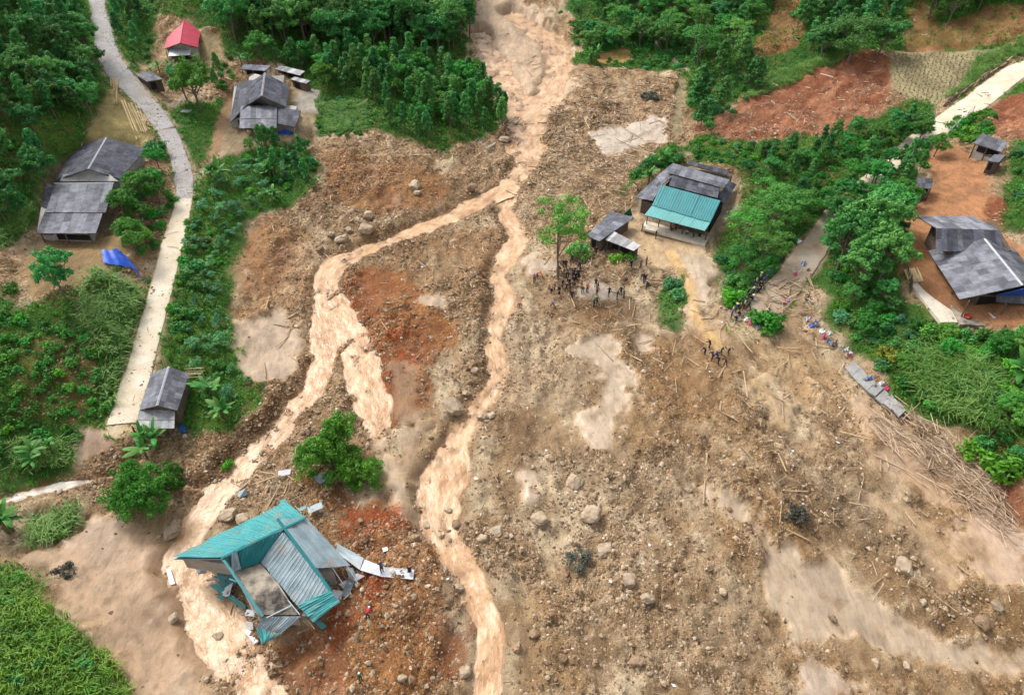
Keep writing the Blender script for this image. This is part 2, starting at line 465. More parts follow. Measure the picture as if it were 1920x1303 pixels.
FLAT = [  # polygon, colour, wetness, warp
 ([(442,600),(530,585),(570,615),(562,680),(530,722),(488,722),(442,680)],(190,165,138),.55,.5),
 ([(55,1050),(105,1000),(180,955),(262,1000),(312,1050),(330,1110),(380,1200),(425,1320),(265,1320),(235,1240),(150,1180),(88,1120)],(186,156,126),.6,.6),
 ([(1330,912),(1372,935),(1440,1005),(1520,1050),(1610,1100),(1700,1165),(1800,1205),(1960,1235),(1960,1290),(1750,1245),(1600,1212),(1500,1192),(1452,1130),(1440,1070),(1395,1000)],(184,164,140),.7,.6),
 ([(1068,655),(1140,632),(1165,680),(1188,720),(1195,760),(1152,800),(1142,832),(1083,826),(1078,770),(1128,748),(1118,700)],(192,172,148),.7,.5),
 ([(1820,955),(1960,1000),(1960,1110),(1800,1065),(1785,1000)],(184,158,134),.7,.8),
 ([(1105,252),(1225,218),(1262,232),(1242,265),(1140,288)],(198,184,168),.8,.6),
 ([(1190,628),(1228,640),(1222,672),(1193,666)],(192,172,150),.7,.4),
 ([(712,800),(745,860),(765,930),(800,1000),(785,1010),(745,950),(720,880),(695,830)],(196,170,140),.6,.3),
 ([(785,543),(848,560),(832,582),(793,575)],(196,174,150),.7,.4),([(974,893),(1000,888),(1008,936),(985,932)],(205,185,165),.7,.3),
 ([(140,805),(238,798),(238,850),(150,872)],(168,138,116),.5,.5),
 ([(1180,398),(1225,425),(1335,452),(1342,500),(1280,512),(1195,492),(1155,440)],(200,170,125),.4,.6),
 ([(1262,470),(1345,478),(1335,540),(1312,600),(1296,585),(1288,530)],(194,174,152),.7,.5),
 ([(985,470),(1042,488),(1030,520),(988,512)],(196,176,154),.7,.5),
 ([(868,-30),(960,-30),(1010,30),(1062,75),(1068,130),(1050,200),(1000,250),(960,230),(900,140),(872,70)],(200,170,138),.5,2.2),
 ([(1300,520),(1330,600),(1370,640),(1350,650),(1300,610)],(190,160,125),.3,.5),
 ([(1086,548),(1108,528),(1140,527),(1168,545),(1160,564),(1118,562)],(204,186,166),.6,.3),
 ([(1105,102),(1185,98),(1190,114),(1120,120)],(205,160,105),.8,.4),
 ([(1350,360),(1392,345),(1385,400),(1340,420),(1335,470),(1320,450)],(194,172,148),.5,.4),
 ([(1500,1230),(1540,1240),(1600,1303),(1500,1310)],(190,170,150),.5,1.0),
 ([(720,690),(770,690),(800,780),(790,900),(750,880),(735,780)],(170,142,112),.3,1.0),
 ([(1390,690),(1440,700),(1500,760),(1480,790),(1420,760)],(196,166,122),.3,.8),
 ([(1620,760),(1700,800),(1760,870),(1800,950),(1740,940),(1650,850)],(192,160,130),.4,.8),
 ([(1640,920),(1720,960),(1780,1010),(1800,1060),(1760,1090),(1710,1020),(1640,950)],(188,158,120),.3,.8)]
YARD = [  # polygon, colour, pad height or None
 ([(300,112),(318,122),(385,128),(412,112),(410,66),(375,58),(372,100)],(190,170,125),None),
 ([(395,305),(428,185),(440,165),(560,160),(596,175),(592,215),(572,262),(480,282)],(188,165,130),9.2),
 ([(30,500),(80,445),(205,445),(228,425),(262,470),(200,560),(120,545),(60,560)],(186,155,112),9.2),
 ([(85,300),(130,270),(255,262),(280,290),(230,350),(215,440),(70,445)],(160,140,115),9.3),
 ([(160,255),(205,178),(232,170),(285,255),(255,268)],(186,168,112),None),
 ([(1755,262),(1800,280),(1845,312),(1842,390),(1855,425),(1905,455),(1960,500),(1960,620),(1760,598),(1690,520),(1690,420),(1742,340),(1732,290)],(208,150,106),None),
 ([(1672,98),(1885,92),(1845,130),(1762,200),(1705,192),(1670,150)],(190,176,134),None),
 ([(565,160),(600,172),(594,215),(545,215)],(205,195,180),9.2),
 ([(1182,395),(1200,355),(1250,318),(1300,300),(1388,330),(1378,400),(1335,458),(1215,432)],(176,156,126),3.6)]
TRACK = [([(345,178,12),(320,200,14)],(190,175,150)),([(422,288,12),(385,320,12),(362,352,14)],(200,185,155)),([(432,180,16),(415,230,18),(400,295,22)],(185,150,115)),([(1225,82,14),(1258,108,10),(1290,135,10)],(200,180,150)),([(1278,150,16),(1272,200,16),(1268,250,20)],(165,150,115)),([(1255,472,20),(1285,520,16),(1305,590,18),(1345,650,20)],(200,165,115)),([(1500,545,14),(1490,590,26),(1480,640,30)],(188,158,122))]

green = np.zeros(GX.shape, np.float32)
for k, g in enumerate(GREEN): green = np.maximum(green, pmask(g, 1.0, 1.6, 4.0, 30 + k))
flat = np.zeros(GX.shape, np.float32); wet = np.zeros(GX.shape, np.float32)
X2, Y2 = GX, GY
n12 = fbm(X2, Y2 * .6, 14, 4, 5); n4 = fbm(X2, Y2 * .7, 4.5, 4, 6); n1 = fbm(X2, Y2 * .8, 1.3, 4, 7, .6); nA = fbm(X2 * 1.5 + Y2 * .3, Y2 * .8 - X2 * .3, 3.0, 4, 8)
n07 = fbm(X2, Y2, .8, 3, 9, .6)
def lerp(a, b, t): return a + (b - a) * t[..., None]
tone = lambda *c: np.array(srgb(*c))
n25 = fbm(X2, Y2, 2.4, 4, 14, .6)
nF = fbm(X2 * .838 + Y2 * .546, (Y2 * .838 - X2 * .546) * .16, 1.6, 4, 15, .6)      # streaks down the valley side, left to right
right = smooth(8, 26, X2) * smooth(112, 95, Y2) * smooth(20, 30, Y2)
C = np.zeros(GX.shape + (3,)) + tone(164, 138, 110)
C = lerp(C, tone(132, 106, 78), smooth(-.1, .7, n12 * .7 + n4 * .7))
C = lerp(C, tone(196, 176, 150), smooth(.05, .75, -n12 * .5 - n4 * .6 + nA * .6))
C = lerp(C, tone(104, 82, 58), .55 * smooth(.2, .8, n25 * .7 + n1 * .7))
C = lerp(C, tone(194, 174, 150), right * .7 * smooth(.0, .6, nF)); C = lerp(C, tone(124, 102, 80), right * .7 * smooth(.1, .7, -nF + .3 * n1))
C = lerp(C, tone(208, 192, 170), .6 * smooth(.35, .9, n07 * .8 - n25 * .5 + nA * .3))
C = lerp(C, tone(148, 116, 78), .4 * smooth(.0, .6, n12) * smooth(85, 45, Y2))
TONES = [([(1200,640),(1300,610),(1390,640),(1380,740),(1300,790),(1210,760)],(146,112,76),.6,2.5),([(950,560),(1080,600),(1110,700),(1080,780),(960,760),(940,660)],(184,164,142),.5,3),([(1000,540),(1060,520),(1180,560),(1200,600),(1080,610),(1010,590)],(118,86,56),.6,2),([(930,790),(1010,780),(1030,860),(950,880)],(112,86,62),.55,2),
 ([(1480,880),(1600,890),(1720,980),(1740,1060),(1620,1080),(1500,1000)],(124,104,82),.6,3),([(1560,1200),(1700,1210),(1900,1270),(1900,1320),(1600,1320)],(146,116,84),.5,3),([(690,620),(750,610),(770,720),(720,740)],(112,98,84),.6,1.5),([(1380,640),(1480,640),(1560,700),(1700,830),(1640,840),(1500,760)],(182,150,114),.55,2),([(1050,860),(1240,840),(1360,900),(1300,960),(1120,940)],(140,120,98),.5,3),([(920,1060),(1080,1100),(1100,1303),(950,1303)],(150,120,84),.5,3),([(1100,1100),(1400,1080),(1480,1220),(1300,1303),(1120,1290)],(132,106,78),.5,3),([(640,460),(820,440),(900,520),(860,640),(780,560)],(138,106,72),.5,2),([(1080,140),(1250,150),(1250,220),(1100,240)],(150,124,100),.5,3),([(1020,260),(1160,280),(1150,400),(1040,420)],(158,134,108),.5,3),([(440,440),(560,430),(590,500),(560,580),(460,580)],(172,132,96),.5,3)]
for poly, col, k, wp in TONES:
    m = pmask(poly, 1.5, wp, 4.0, 57); C = lerp(C, tone(*col) * (1 + .25 * n1[..., None]), m * k)
for poly, k, wp in RED:
    m = pmask(poly, 1.2, wp, 3.0, 50)
    rc = lerp(np.zeros_like(C) + tone(140, 84, 50), tone(160, 112, 70), smooth(-.5, .6, n4 + n1 * .5))
    rc = lerp(rc, tone(108, 64, 38), .6 * smooth(.2, .9, n1 + nA * .4))
    C = C + (rc - C) * (m * k)[..., None]
for d in DEEP:
    m = pmask(d, .8, 1.0, 2.0, 61) * smooth(-.7, .2, n4 + n1)
    C = lerp(C, tone(156, 76, 42), m * .8)
# vegetated ground: low green over brown soil
gc = lerp(np.zeros_like(C) + tone(70, 108, 42), tone(98, 128, 48), smooth(-.4, .6, n4))
gc = lerp(gc, tone(128, 100, 64), .9 * smooth(.12, .7, n12 * .5 + n1 * .6))
C = lerp(C, gc, green)
for poly, k, wp in RED[2:5] + RED[5:7] + RED[8:9] + RED[12:13]:
    m = pmask(poly, .7, wp, 2.5, 50)
    rc = lerp(np.zeros_like(C) + tone(132, 82, 60), tone(164, 114, 88), smooth(-.4, .7, fbm(X2 * .5 + Y2 * .5, Y2 - X2, 2.5, 4, 77)))
    rc = lerp(rc, tone(124, 78, 56), .4 * smooth(.1, .9, n1))
    C = C + (rc - C) * (m * k)[..., None]; green = green * (1 - m * min(1, k * 1.2))
padm = np.zeros(GX.shape, np.float32)
for poly, col, pz in YARD:
    m = pmask(poly, .6, .7, 3.0, 71)
    yc = lerp(np.zeros_like(C) + tone(*col), tone(*[c * .86 for c in col]), smooth(-.3, .6, n4 + .5 * n1))
    C = lerp(C, yc, m); green = green * (1 - m); padm = np.maximum(padm, m)
    if pz is not None:
        mm = pmask(poly, 2.0, 0, 3, 1)
        Z = Z * (1 - mm) + pz * mm
for poly, col, wv, wp in FLAT:
    m = pmask(poly, .75, wp * 3.0, 2.2, 81)
    fc = lerp(np.zeros_like(C) + tone(*[c * .95 for c in col]), tone(*[c * .84 for c in col]), smooth(-.2, .7, nA + .3 * n4))
    C = lerp(C, fc, m * (.92 if wv > .45 else .62) * (1 - .6 * smooth(-.05, .7, n1 * .7 + n25 * .6))); wet = np.maximum(wet, m * wv); flat = np.maximum(flat, m); green = green * (1 - m)
for line, col in TRACK:
    Cc = course(line, 1.0); d, z_, w_ = near_course(Cc, GX, GY, 4)
    m = (1 - smooth(-.4, .4, d - w_ + .4 * n1)).astype(np.float32)
    C = lerp(C, tone(*col) * (1 + .12 * n1[..., None]), m); green = green * (1 - m); padm = np.maximum(padm, m)
# relief of the debris
deb = np.clip(1 - green - padm, 0, 1) * (1 - .95 * flat)
_calm = smooth(.05, .55, fbm(X2, Y2, 9, 3, 44) + .5 * nF * right + .06)
Z += deb * (.75 * n12 + .8 * n4 + (1 - .6 * _calm) * (.46 * n1 + .24 * n07) + .35 * nA) * smooth(10, 24, Y2)
Z += green * (.5 * n12 + .35 * n4)
Z += flat * .05 * nA
Z += deb * right * .5 * nF
# rills down the red slide
slide = pmask(RED[2][0], 1, .5, 2, 50)
Z += slide * .5 * fbm((X2 + Y2 * .9), (Y2 - X2) * .25, 2.2, 3, 91)
# roads: level bench
for Cc, nm in ((road_l, 'l'), (road_r, 'r')):
    d, z_, w_ = near_course(Cc, GX, GY, 9)
    m = 1 - smooth(.3, 3.0, d - w_); Z = Z * (1 - m) + (z_ - .10) * m
    sh = 1 - smooth(.0, .7, d - w_ + .35 * n1)
    C = lerp(C, tone(178, 160, 128), sh); green = green * (1 - sh); padm = np.maximum(padm, sh)
# streams: beds cut below the banks
def level(Cc, drop, k=8):
    Cc = ease(Cc.copy(), k); Cc[:, 2] = np.minimum.accumulate(Cc[:, 2]) - drop; return Cc
streams = {}
SMAP = {'A': (ST_A, .7), 'B': (ST_B, .6), 'C': (ST_C, .8), 'D': (ST_D, .7), 'E': (ST_E, .85), 'F': (ST_F, .4)}
for key, (pts, drop) in SMAP.items():
    streams[key] = level(course(pts, 1.0), drop)
def zat(key, p):
    c = streams[key]; return c[np.argmin(np.hypot(c[:, 0] - p[0], c[:, 1] - p[1])), 2]
def meet(key, other, end, drop=0.0):
    """bring one end of a stream to the level of the stream it leaves or joins"""
    c = streams[key]; k = 0 if end == 'start' else -1; off = zat(other, c[k]) + drop - c[k, 2]
    i = np.arange(len(c)); i = i if end == 'start' else i[::-1]
    c[:, 2] += off * np.exp(-i / 9.0)
meet('C', 'A', 'start'); meet('E', 'A', 'start'); meet('B', 'A', 'end', -.02); meet('D', 'C', 'start', -.02); meet('F', 'C', 'end', -.03)
streams['D'][-10:, 2] -= np.linspace(0, .45, 10); streams['F'][-9:, 2] -= np.linspace(0, .45, 9); streams['F'][-9:, 3] *= np.linspace(1, .4, 9)
Dst = np.full(GX.shape, 1e9); 
for key, Cc in streams.items():
    d, z_, w_ = near_course(Cc, GX, GY, 12)
    e = d - w_ * (1 + .28 * fbm(X2, Y2, 3.2, 3, 95)) 
    e = e + .3
    wl_noise = .20 * n1 + .12 * n4
    amp = {'A': 2.8, 'B': 3.4, 'D': 3.0, 'C': 2.3, 'E': 2.0, 'F': 2.6}[key]
    bed = z_ - .34 + wl_noise * amp
    bank = smooth(-.35, {'F': .6}.get(key, 1.9), e)
    hit = d < 11
    Z = np.where(hit, np.minimum(Z, bed * (1 - bank) + np.maximum(Z, bed) * bank), Z)
    lip = smooth(.2, .9, e) * (1 - smooth(2.2, 4.0, e)) * (hit & (Dst > .3))
    Z = np.where(lip > 0, Z * (1 - lip) + np.maximum(Z, z_ + .22 + .15 * n1) * lip, Z)
    wm = 1 - smooth(-.2, .8, e)
    C = lerp(C, tone(150, 118, 88), wm * .8); wet = np.maximum(wet, .7 * wm)
    # darker band on the cut bank, just outside the water's edge
    bk = smooth(-.1, .4, e) * (1 - smooth(.9, 1.7, e)) * (Y2 < 160)
    C = lerp(C, tone(118, 86, 58), bk * .35); Dst = np.minimum(Dst, e); green = green * (1 - wm)
# deposits above the flats never rise through the roads
for Cc in (road_l, road_r):
    d, z_, w_ = near_course(Cc, GX, GY, 6)
    m = 1 - smooth(.0, 1.2, d - w_); Z = np.where(m > 0, np.minimum(Z, z_ - .08 * m + (1 - m) * 3), Z)
C = np.clip(C * (1 + .10 * n07[..., None]) * (.86 + .34 * deb[..., None]) * (1 + deb[..., None] * np.array([.01, .0, -.08])), 0.01, .8)

# ---------------------------------------------------------------- ground material
def ground_material():
    m, nt, out = nmat('ground')
    L = nt.links.new
    b = N(nt, 'ShaderNodeBsdfPrincipled')
    a = N(nt, 'ShaderNodeVertexColor', layer_name='ground_tone'); k = N(nt, 'ShaderNodeVertexColor', layer_name='ground_state')
    sep = N(nt, 'ShaderNodeSeparateColor'); L(k.outputs[0], sep.inputs[0])     # r wet, g rubble, b grass
    geo = N(nt, 'ShaderNodeNewGeometry'); P = geo.outputs['Position']
    n_f = noise_node(nt, 2.6, 6, .72, P); n_g = noise_node(nt, 11.0, 5, .7, P)
    r1 = ramp(nt, n_f.outputs[0], [(.28, (.50, .48, .46)), (.5, (1, 1, 1)), (.72, (1.35, 1.32, 1.28))])
    c1 = mixc(nt, sep.outputs[1], a.outputs[0], mixc(nt, 1.0, a.outputs[0], r1.outputs[0], 'MULTIPLY'))
    mpv = N(nt, 'ShaderNodeMapping'); mpv.inputs['Scale'].default_value = (1.0, .35, 1); mpv.inputs['Rotation'].default_value = (0, 0, .5); L(P, mpv.inputs['Vector'])
    n_s = noise_node(nt, 1.6, 6, .75, mpv.outputs[0]); n_s.inputs['Distortion'].default_value = .6
    rs_ = ramp(nt, n_s.outputs[0], [(.3, (.66, .64, .62)), (.5, (1, 1, 1)), (.7, (1.22, 1.22, 1.23))])
    c1 = mixc(nt, 1.0, c1, rs_.outputs[0], 'MULTIPLY')
    r2 = ramp(nt, n_g.outputs[0], [(.3, (.42, .41, .40)), (.5, (1, 1, 1)), (.7, (1.45, 1.45, 1.45))])
    md = N(nt, 'ShaderNodeMath', operation='SUBTRACT'); md.inputs[0].default_value = 1.0; L(sep.outputs[0], md.inputs[1])
    c2 = mixc(nt, md.outputs[0], c1, mixc(nt, 1.0, c1, r2.outputs[0], 'MULTIPLY'))
    # clods and gravel grains: a tone of their own for every piece
    def cells(scale, rnd=1.0):
        v = N(nt, 'ShaderNodeTexVoronoi'); v.inputs['Scale'].default_value = scale; L(P, v.inputs['Vector'])
        sc = N(nt, 'ShaderNodeSeparateColor'); L(v.outputs['Color'], sc.inputs[0]); return v, sc
    v1, s1 = cells(1.7); v2, s2 = cells(5.0)
    t1 = ramp(nt, s1.outputs[0], [(0, (.70, .68, .66)), (.5, (1, 1, 1)), (1, (1.3, 1.28, 1.26))])
    t2 = ramp(nt, s2.outputs[1], [(0, (.55, .53, .51)), (.45, (.95, .95, .95)), (.8, (1.15, 1.14, 1.12)), (1, (1.6, 1.58, 1.55))])
    c2b = mixc(nt, sep.outputs[1], c2, mixc(nt, 1.0, mixc(nt, 1.0, c2, t1.outputs[0], 'MULTIPLY'), t2.outputs[0], 'MULTIPLY'))
    gt = N(nt, 'ShaderNodeMath', operation='SUBTRACT'); gt.inputs[0].default_value = 1.0; L(v2.outputs['Distance'], gt.inputs[1])
    g3 = N(nt, 'ShaderNodeMath', operation='MULTIPLY'); L(gt.outputs[0], g3.inputs[0]); L(sep.outputs[1], g3.inputs[1])
    gt1 = N(nt, 'ShaderNodeMath', operation='SUBTRACT'); gt1.inputs[0].default_value = 1.0; L(v1.outputs['Distance'], gt1.inputs[1])
    g31 = N(nt, 'ShaderNodeMath', operation='MULTIPLY'); L(gt1.outputs[0], g31.inputs[0]); L(sep.outputs[1], g31.inputs[1])
    c3 = c2b
    L(c3, b.inputs['Base Color'])
    rr = N(nt, 'ShaderNodeMapRange'); L(sep.outputs[0], rr.inputs['Value']); rr.inputs['From Max'].default_value = .7; rr.inputs['To Min'].default_value = .95; rr.inputs['To Max'].default_value = .34
    L(rr.outputs[0], b.inputs['Roughness']); b.inputs['Specular IOR Level'].default_value = .25
    hsum = N(nt, 'ShaderNodeMath', operation='ADD'); L(n_f.outputs[0], hsum.inputs[0]); L(n_g.outputs[0], hsum.inputs[1])
    h2 = N(nt, 'ShaderNodeMath', operation='MULTIPLY_ADD'); L(g3.outputs[0], h2.inputs[0]); h2.inputs[1].default_value = .45; L(hsum.outputs[0], h2.inputs[2])
    h3_ = N(nt, 'ShaderNodeMath', operation='MULTIPLY_ADD'); L(g31.outputs[0], h3_.inputs[0]); h3_.inputs[1].default_value = 1.1; L(h2.outputs[0], h3_.inputs[2]); h2 = h3_
    st = N(nt, 'ShaderNodeMapRange'); L(sep.outputs[0], st.inputs['Value']); st.inputs['From Max'].default_value = .6; st.inputs['To Min'].default_value = .9; st.inputs['To Max'].default_value = .05
    bp = N(nt, 'ShaderNodeBump'); bp.inputs['Distance'].default_value = .42
    L(st.outputs[0], bp.inputs['Strength']); L(h2.outputs[0], bp.inputs['Height']); L(bp.outputs[0], b.inputs['Normal'])
    L(b.outputs[0], out.inputs[0])
    return m
M_GROUND = ground_material()

def grid_mesh(name, gx, gy, gz, mat, smooth_shade=True):
    ny, nx = gx.shape
    v = np.stack([gx.ravel(), gy.ravel(), gz.ravel()], 1)
    i = np.arange(ny * nx).reshape(ny, nx)
    f = np.stack([i[:-1, :-1].ravel(), i[:-1, 1:].ravel(), i[1:, 1:].ravel(), i[1:, :-1].ravel()], 1)
    return mesh_from(name, v, f, (mat,), smooth_shade)
gm = grid_mesh('ground', GX, GY, Z, M_GROUND)
ca = gm.color_attributes.new('ground_tone', 'FLOAT_COLOR', 'POINT')
ca.data.foreach_set('color', np.concatenate([C.reshape(-1, 3), np.ones((C.size // 3, 1))], 1).astype(np.float32).ravel())
calm = smooth(.05, .55, fbm(X2, Y2, 9, 3, 44) + .5 * nF * right + .06)      # smooth, silted stretches
rub = np.clip(deb * (1 - .75 * calm) * (.7 + .6 * n12 + .5 * n4) * (1 - .4 * right) * (1 - .8 * slide), 0, 1)
cb = gm.color_attributes.new('ground_state', 'FLOAT_COLOR', 'POINT')
cb.data.foreach_set('color', np.stack([wet.ravel(), rub.ravel(), green.ravel(), np.ones(wet.size)], 1).astype(np.float32).ravel())
ground = tag(add('ground', gm), kind='structure')

# ---------------------------------------------------------------- muddy water
def water_material(name, pal):
    m, nt, out = nmat(name)
    L = nt.links.new
    b = N(nt, 'ShaderNodeBsdfPrincipled')
    uv = N(nt, 'ShaderNodeUVMap', uv_map='flow')
    mp = N(nt, 'ShaderNodeMapping'); mp.inputs['Scale'].default_value = (.9, .5, 1); L(uv.outputs[0], mp.inputs['Vector'])
    P = mp.outputs[0]
    n1_ = noise_node(nt, .5, 4, .65, P); n1_.inputs['Distortion'].default_value = .3
    n2_ = noise_node(nt, 1.9, 4, .62, P); n2_.inputs['Distortion'].default_value = .35
    n3_ = noise_node(nt, 4.2, 3, .6, P); n3_.inputs['Distortion'].default_value = .5
    r = ramp(nt, n1_.outputs[0], [(p_, srgb(*c_)) for p_, c_ in zip((.28, .42, .55, .72), pal)])
    r2 = ramp(nt, n2_.outputs[0], [(.30, (.80, .73, .66)), (.45, (.97, .96, .95)), (.60, (1.02, 1.02, 1.02)), (.72, (1.08, 1.1, 1.13))])
    c = mixc(nt, 1.0, r.outputs[0], r2.outputs[0], 'MULTIPLY')
    fm = ramp(nt, n3_.outputs[0], [(.64, (0, 0, 0)), (.76, (.4, .4, .4))])
    c = mixc(nt, fm.outputs[0], c, srgb(226, 210, 188))
    dp = N(nt, 'ShaderNodeVertexColor', layer_name='depth'); sd = N(nt, 'ShaderNodeSeparateColor'); L(dp.outputs[0], sd.inputs[0])
    jig = N(nt, 'ShaderNodeMath', operation='MULTIPLY_ADD'); L(n2_.outputs[0], jig.inputs[0]); jig.inputs[1].default_value = -.5; jig.inputs[2].default_value = .25
    dd = N(nt, 'ShaderNodeMath', operation='ADD'); L(sd.outputs[0], dd.inputs[0]); L(jig.outputs[0], dd.inputs[1])
    sh = ramp(nt, dd.outputs[0], [(.02, (0, 0, 0)), (.45, (1, 1, 1))])
    c = mixc(nt, sh.outputs[0], srgb(148, 118, 88), c)
    L(c, b.inputs['Base Color'])
    b.inputs['Roughness'].default_value = .3; b.inputs['Specular IOR Level'].default_value = .35
    bp = N(nt, 'ShaderNodeBump'); bp.inputs['Strength'].default_value = .8; bp.inputs['Distance'].default_value = .2
    L(n2_.outputs[0], bp.inputs['Height']); L(bp.outputs[0], b.inputs['Normal'])
    L(b.outputs[0], out.inputs[0])
    return m
M_WATER = water_material('muddy_water', ((150, 114, 80), (178, 140, 104), (196, 162, 126), (210, 184, 154)))
M_CREEK = water_material('grey_creek', ((140, 124, 106), (176, 164, 148), (200, 192, 182), (222, 218, 212)))
def ribbon(Cc, reach, ncross, zoff=0.0, rough=0.0, seed=0):
    """a sheet that follows a course"""
    T = np.gradient(Cc[:, :2], axis=0); T /= np.linalg.norm(T, axis=1)[:, None] + 1e-9
    Nn = np.stack([T[:, 1], -T[:, 0]], 1)
    s = np.linspace(-1, 1, ncross)
    hw = (Cc[:, 3] * reach[0] + reach[1])[:, None] * s[None]
    gx = Cc[:, 0][:, None] + Nn[:, 0][:, None] * hw; gy = Cc[:, 1][:, None] + Nn[:, 1][:, None] * hw
    gz = np.repeat(Cc[:, 2][:, None], ncross, 1) + zoff
    if rough: gz = gz + rough * (fbm(gx, gy, 1.1, 3, 101 + seed) + .6 * fbm(gx, gy, .45, 2, 111 + seed))
    return gx, gy, gz
for n_, (key, Cc) in enumerate(streams.items()):
    Cf = catmull(Cc, .45)
    gx, gy, gz = ribbon(Cf, (1.25, .6), 30, 0.004 * n_, .09, n_)
    me = grid_mesh('stream', gx[::-1], gy[::-1], gz[::-1], M_CREEK if key == 'F' else M_WATER)
    along = np.concatenate([[0], np.cumsum(np.hypot(np.diff(Cf[:, 0]), np.diff(Cf[:, 1])))])
    uu = np.repeat(np.linspace(-1, 1, 30)[None], len(Cf), 0) * (Cf[:, 3] * 1.25 + .6)[:, None] + n_ * 31; vv = np.repeat(along[:, None], 30, 1)
    fl = np.stack([uu[::-1].ravel(), vv[::-1].ravel()], 1)
    dep = np.clip((gz - bilin(XS, YS, Z, gx, gy)) / .6, 0, 1)[::-1].ravel()
    dc = me.color_attributes.new('depth', 'FLOAT_COLOR', 'POINT'); dc.data.foreach_set('color', np.stack([dep, dep, dep, np.ones(len(dep))], 1).astype(np.float32).ravel())
    uvl = me.uv_layers.new(name='flow'); li = np.empty(len(me.loops), np.int32); me.loops.foreach_get('vertex_index', li)
    uvl.data.foreach_set('uv', fl[li].astype(np.float32).ravel())
    tag(add('stream', me), kind='structure')

# ---------------------------------------------------------------- roads
def road_material(name, c1, c2, gravel):
    m, nt, out = nmat(name); L = nt.links.new
    b = N(nt, 'ShaderNodeBsdfPrincipled'); geo = N(nt, 'ShaderNodeNewGeometry'); P = geo.outputs['Position']
    a = noise_node(nt, .35, 5, .6, P); d = noise_node(nt, 9 if gravel else 5, 6, .75, P); e = noise_node(nt, 1.6, 4, .6, P)
    c = mixc(nt, ramp(nt, a.outputs[0], [(.35, (0, 0, 0)), (.65, (1, 1, 1))]).outputs[0], c1, c2)
    k = .45 if gravel else .82
    c = mixc(nt, 1.0, c, ramp(nt, d.outputs[0], [(.3, (k, k, k)), (.5, (1, 1, 1)), (.7, (1.2, 1.2, 1.2))]).outputs[0], 'MULTIPLY')
    c = mixc(nt, ramp(nt, e.outputs[0], [(.6, (0, 0, 0)), (.75, (.6, .6, .6))]).outputs[0], c, srgb(186, 164, 132))
    L(c, b.inputs['Base Color']); b.inputs['Roughness'].default_value = .85
    bp = N(nt, 'ShaderNodeBump'); bp.inputs['Strength'].default_value = .9 if gravel else .25; bp.inputs['Distance'].default_value = .06
    L(d.outputs[0], bp.inputs['Height']); L(bp.outputs[0], b.inputs['Normal']); L(b.outputs[0], out.inputs[0])
    return m
M_CONC = road_material('pale_concrete', srgb(206, 196, 178), srgb(190, 174, 148), False)
M_GRAV = road_material('grey_gravel', srgb(160, 158, 160), srgb(146, 140, 134), True)
M_WETR = road_material('muddy_concrete', srgb(160, 148, 134), srgb(140, 118, 92), False)
def road(name, Cc, mat, edge):
    Cf = catmull(Cc, .6)
    wob = 1 + edge * fbm(Cf[:, 0], Cf[:, 1], 2.5, 3, 121)
    Cf[:, 3] *= wob
    T = np.gradient(Cf[:, :2], axis=0); T /= np.linalg.norm(T, axis=1)[:, None]
    Nn = np.stack([T[:, 1], -T[:, 0]], 1)
    s = np.array([-1.0, -1, -.9, -.45, 0, .45, .9, 1, 1.0]); dz = np.array([-.35, -.03, 0, .02, .03, .02, 0, -.03, -.35])
    gx = Cf[:, 0][:, None] + Nn[:, 0][:, None] * Cf[:, 3][:, None] * s; gy = Cf[:, 1][:, None] + Nn[:, 1][:, None] * Cf[:, 3][:, None] * s
    gz = Cf[:, 2][:, None] + dz[None] + .02
    return tag(add(name, grid_mesh(name, gx[::-1], gy[::-1], gz[::-1], mat)), kind='structure')
ksplit = int(np.argmin(np.abs(road_l[:, 1] - W(342, 372).y)))
road('gravel_road', road_l[:ksplit + 1], M_GRAV, .12)
road('concrete_road', road_l[ksplit:], M_CONC, .07)
kr = int(np.argmin(np.abs(road_r[:, 1] - W(1575, 395).y)))
road('upper_road', road_r[:kr + 1], M_CONC, .05)
lower = road_r[kr:].copy(); lower[-5:, 2] -= np.linspace(0, .45, 5)
road('muddy_road', lower, M_WETR, .12)

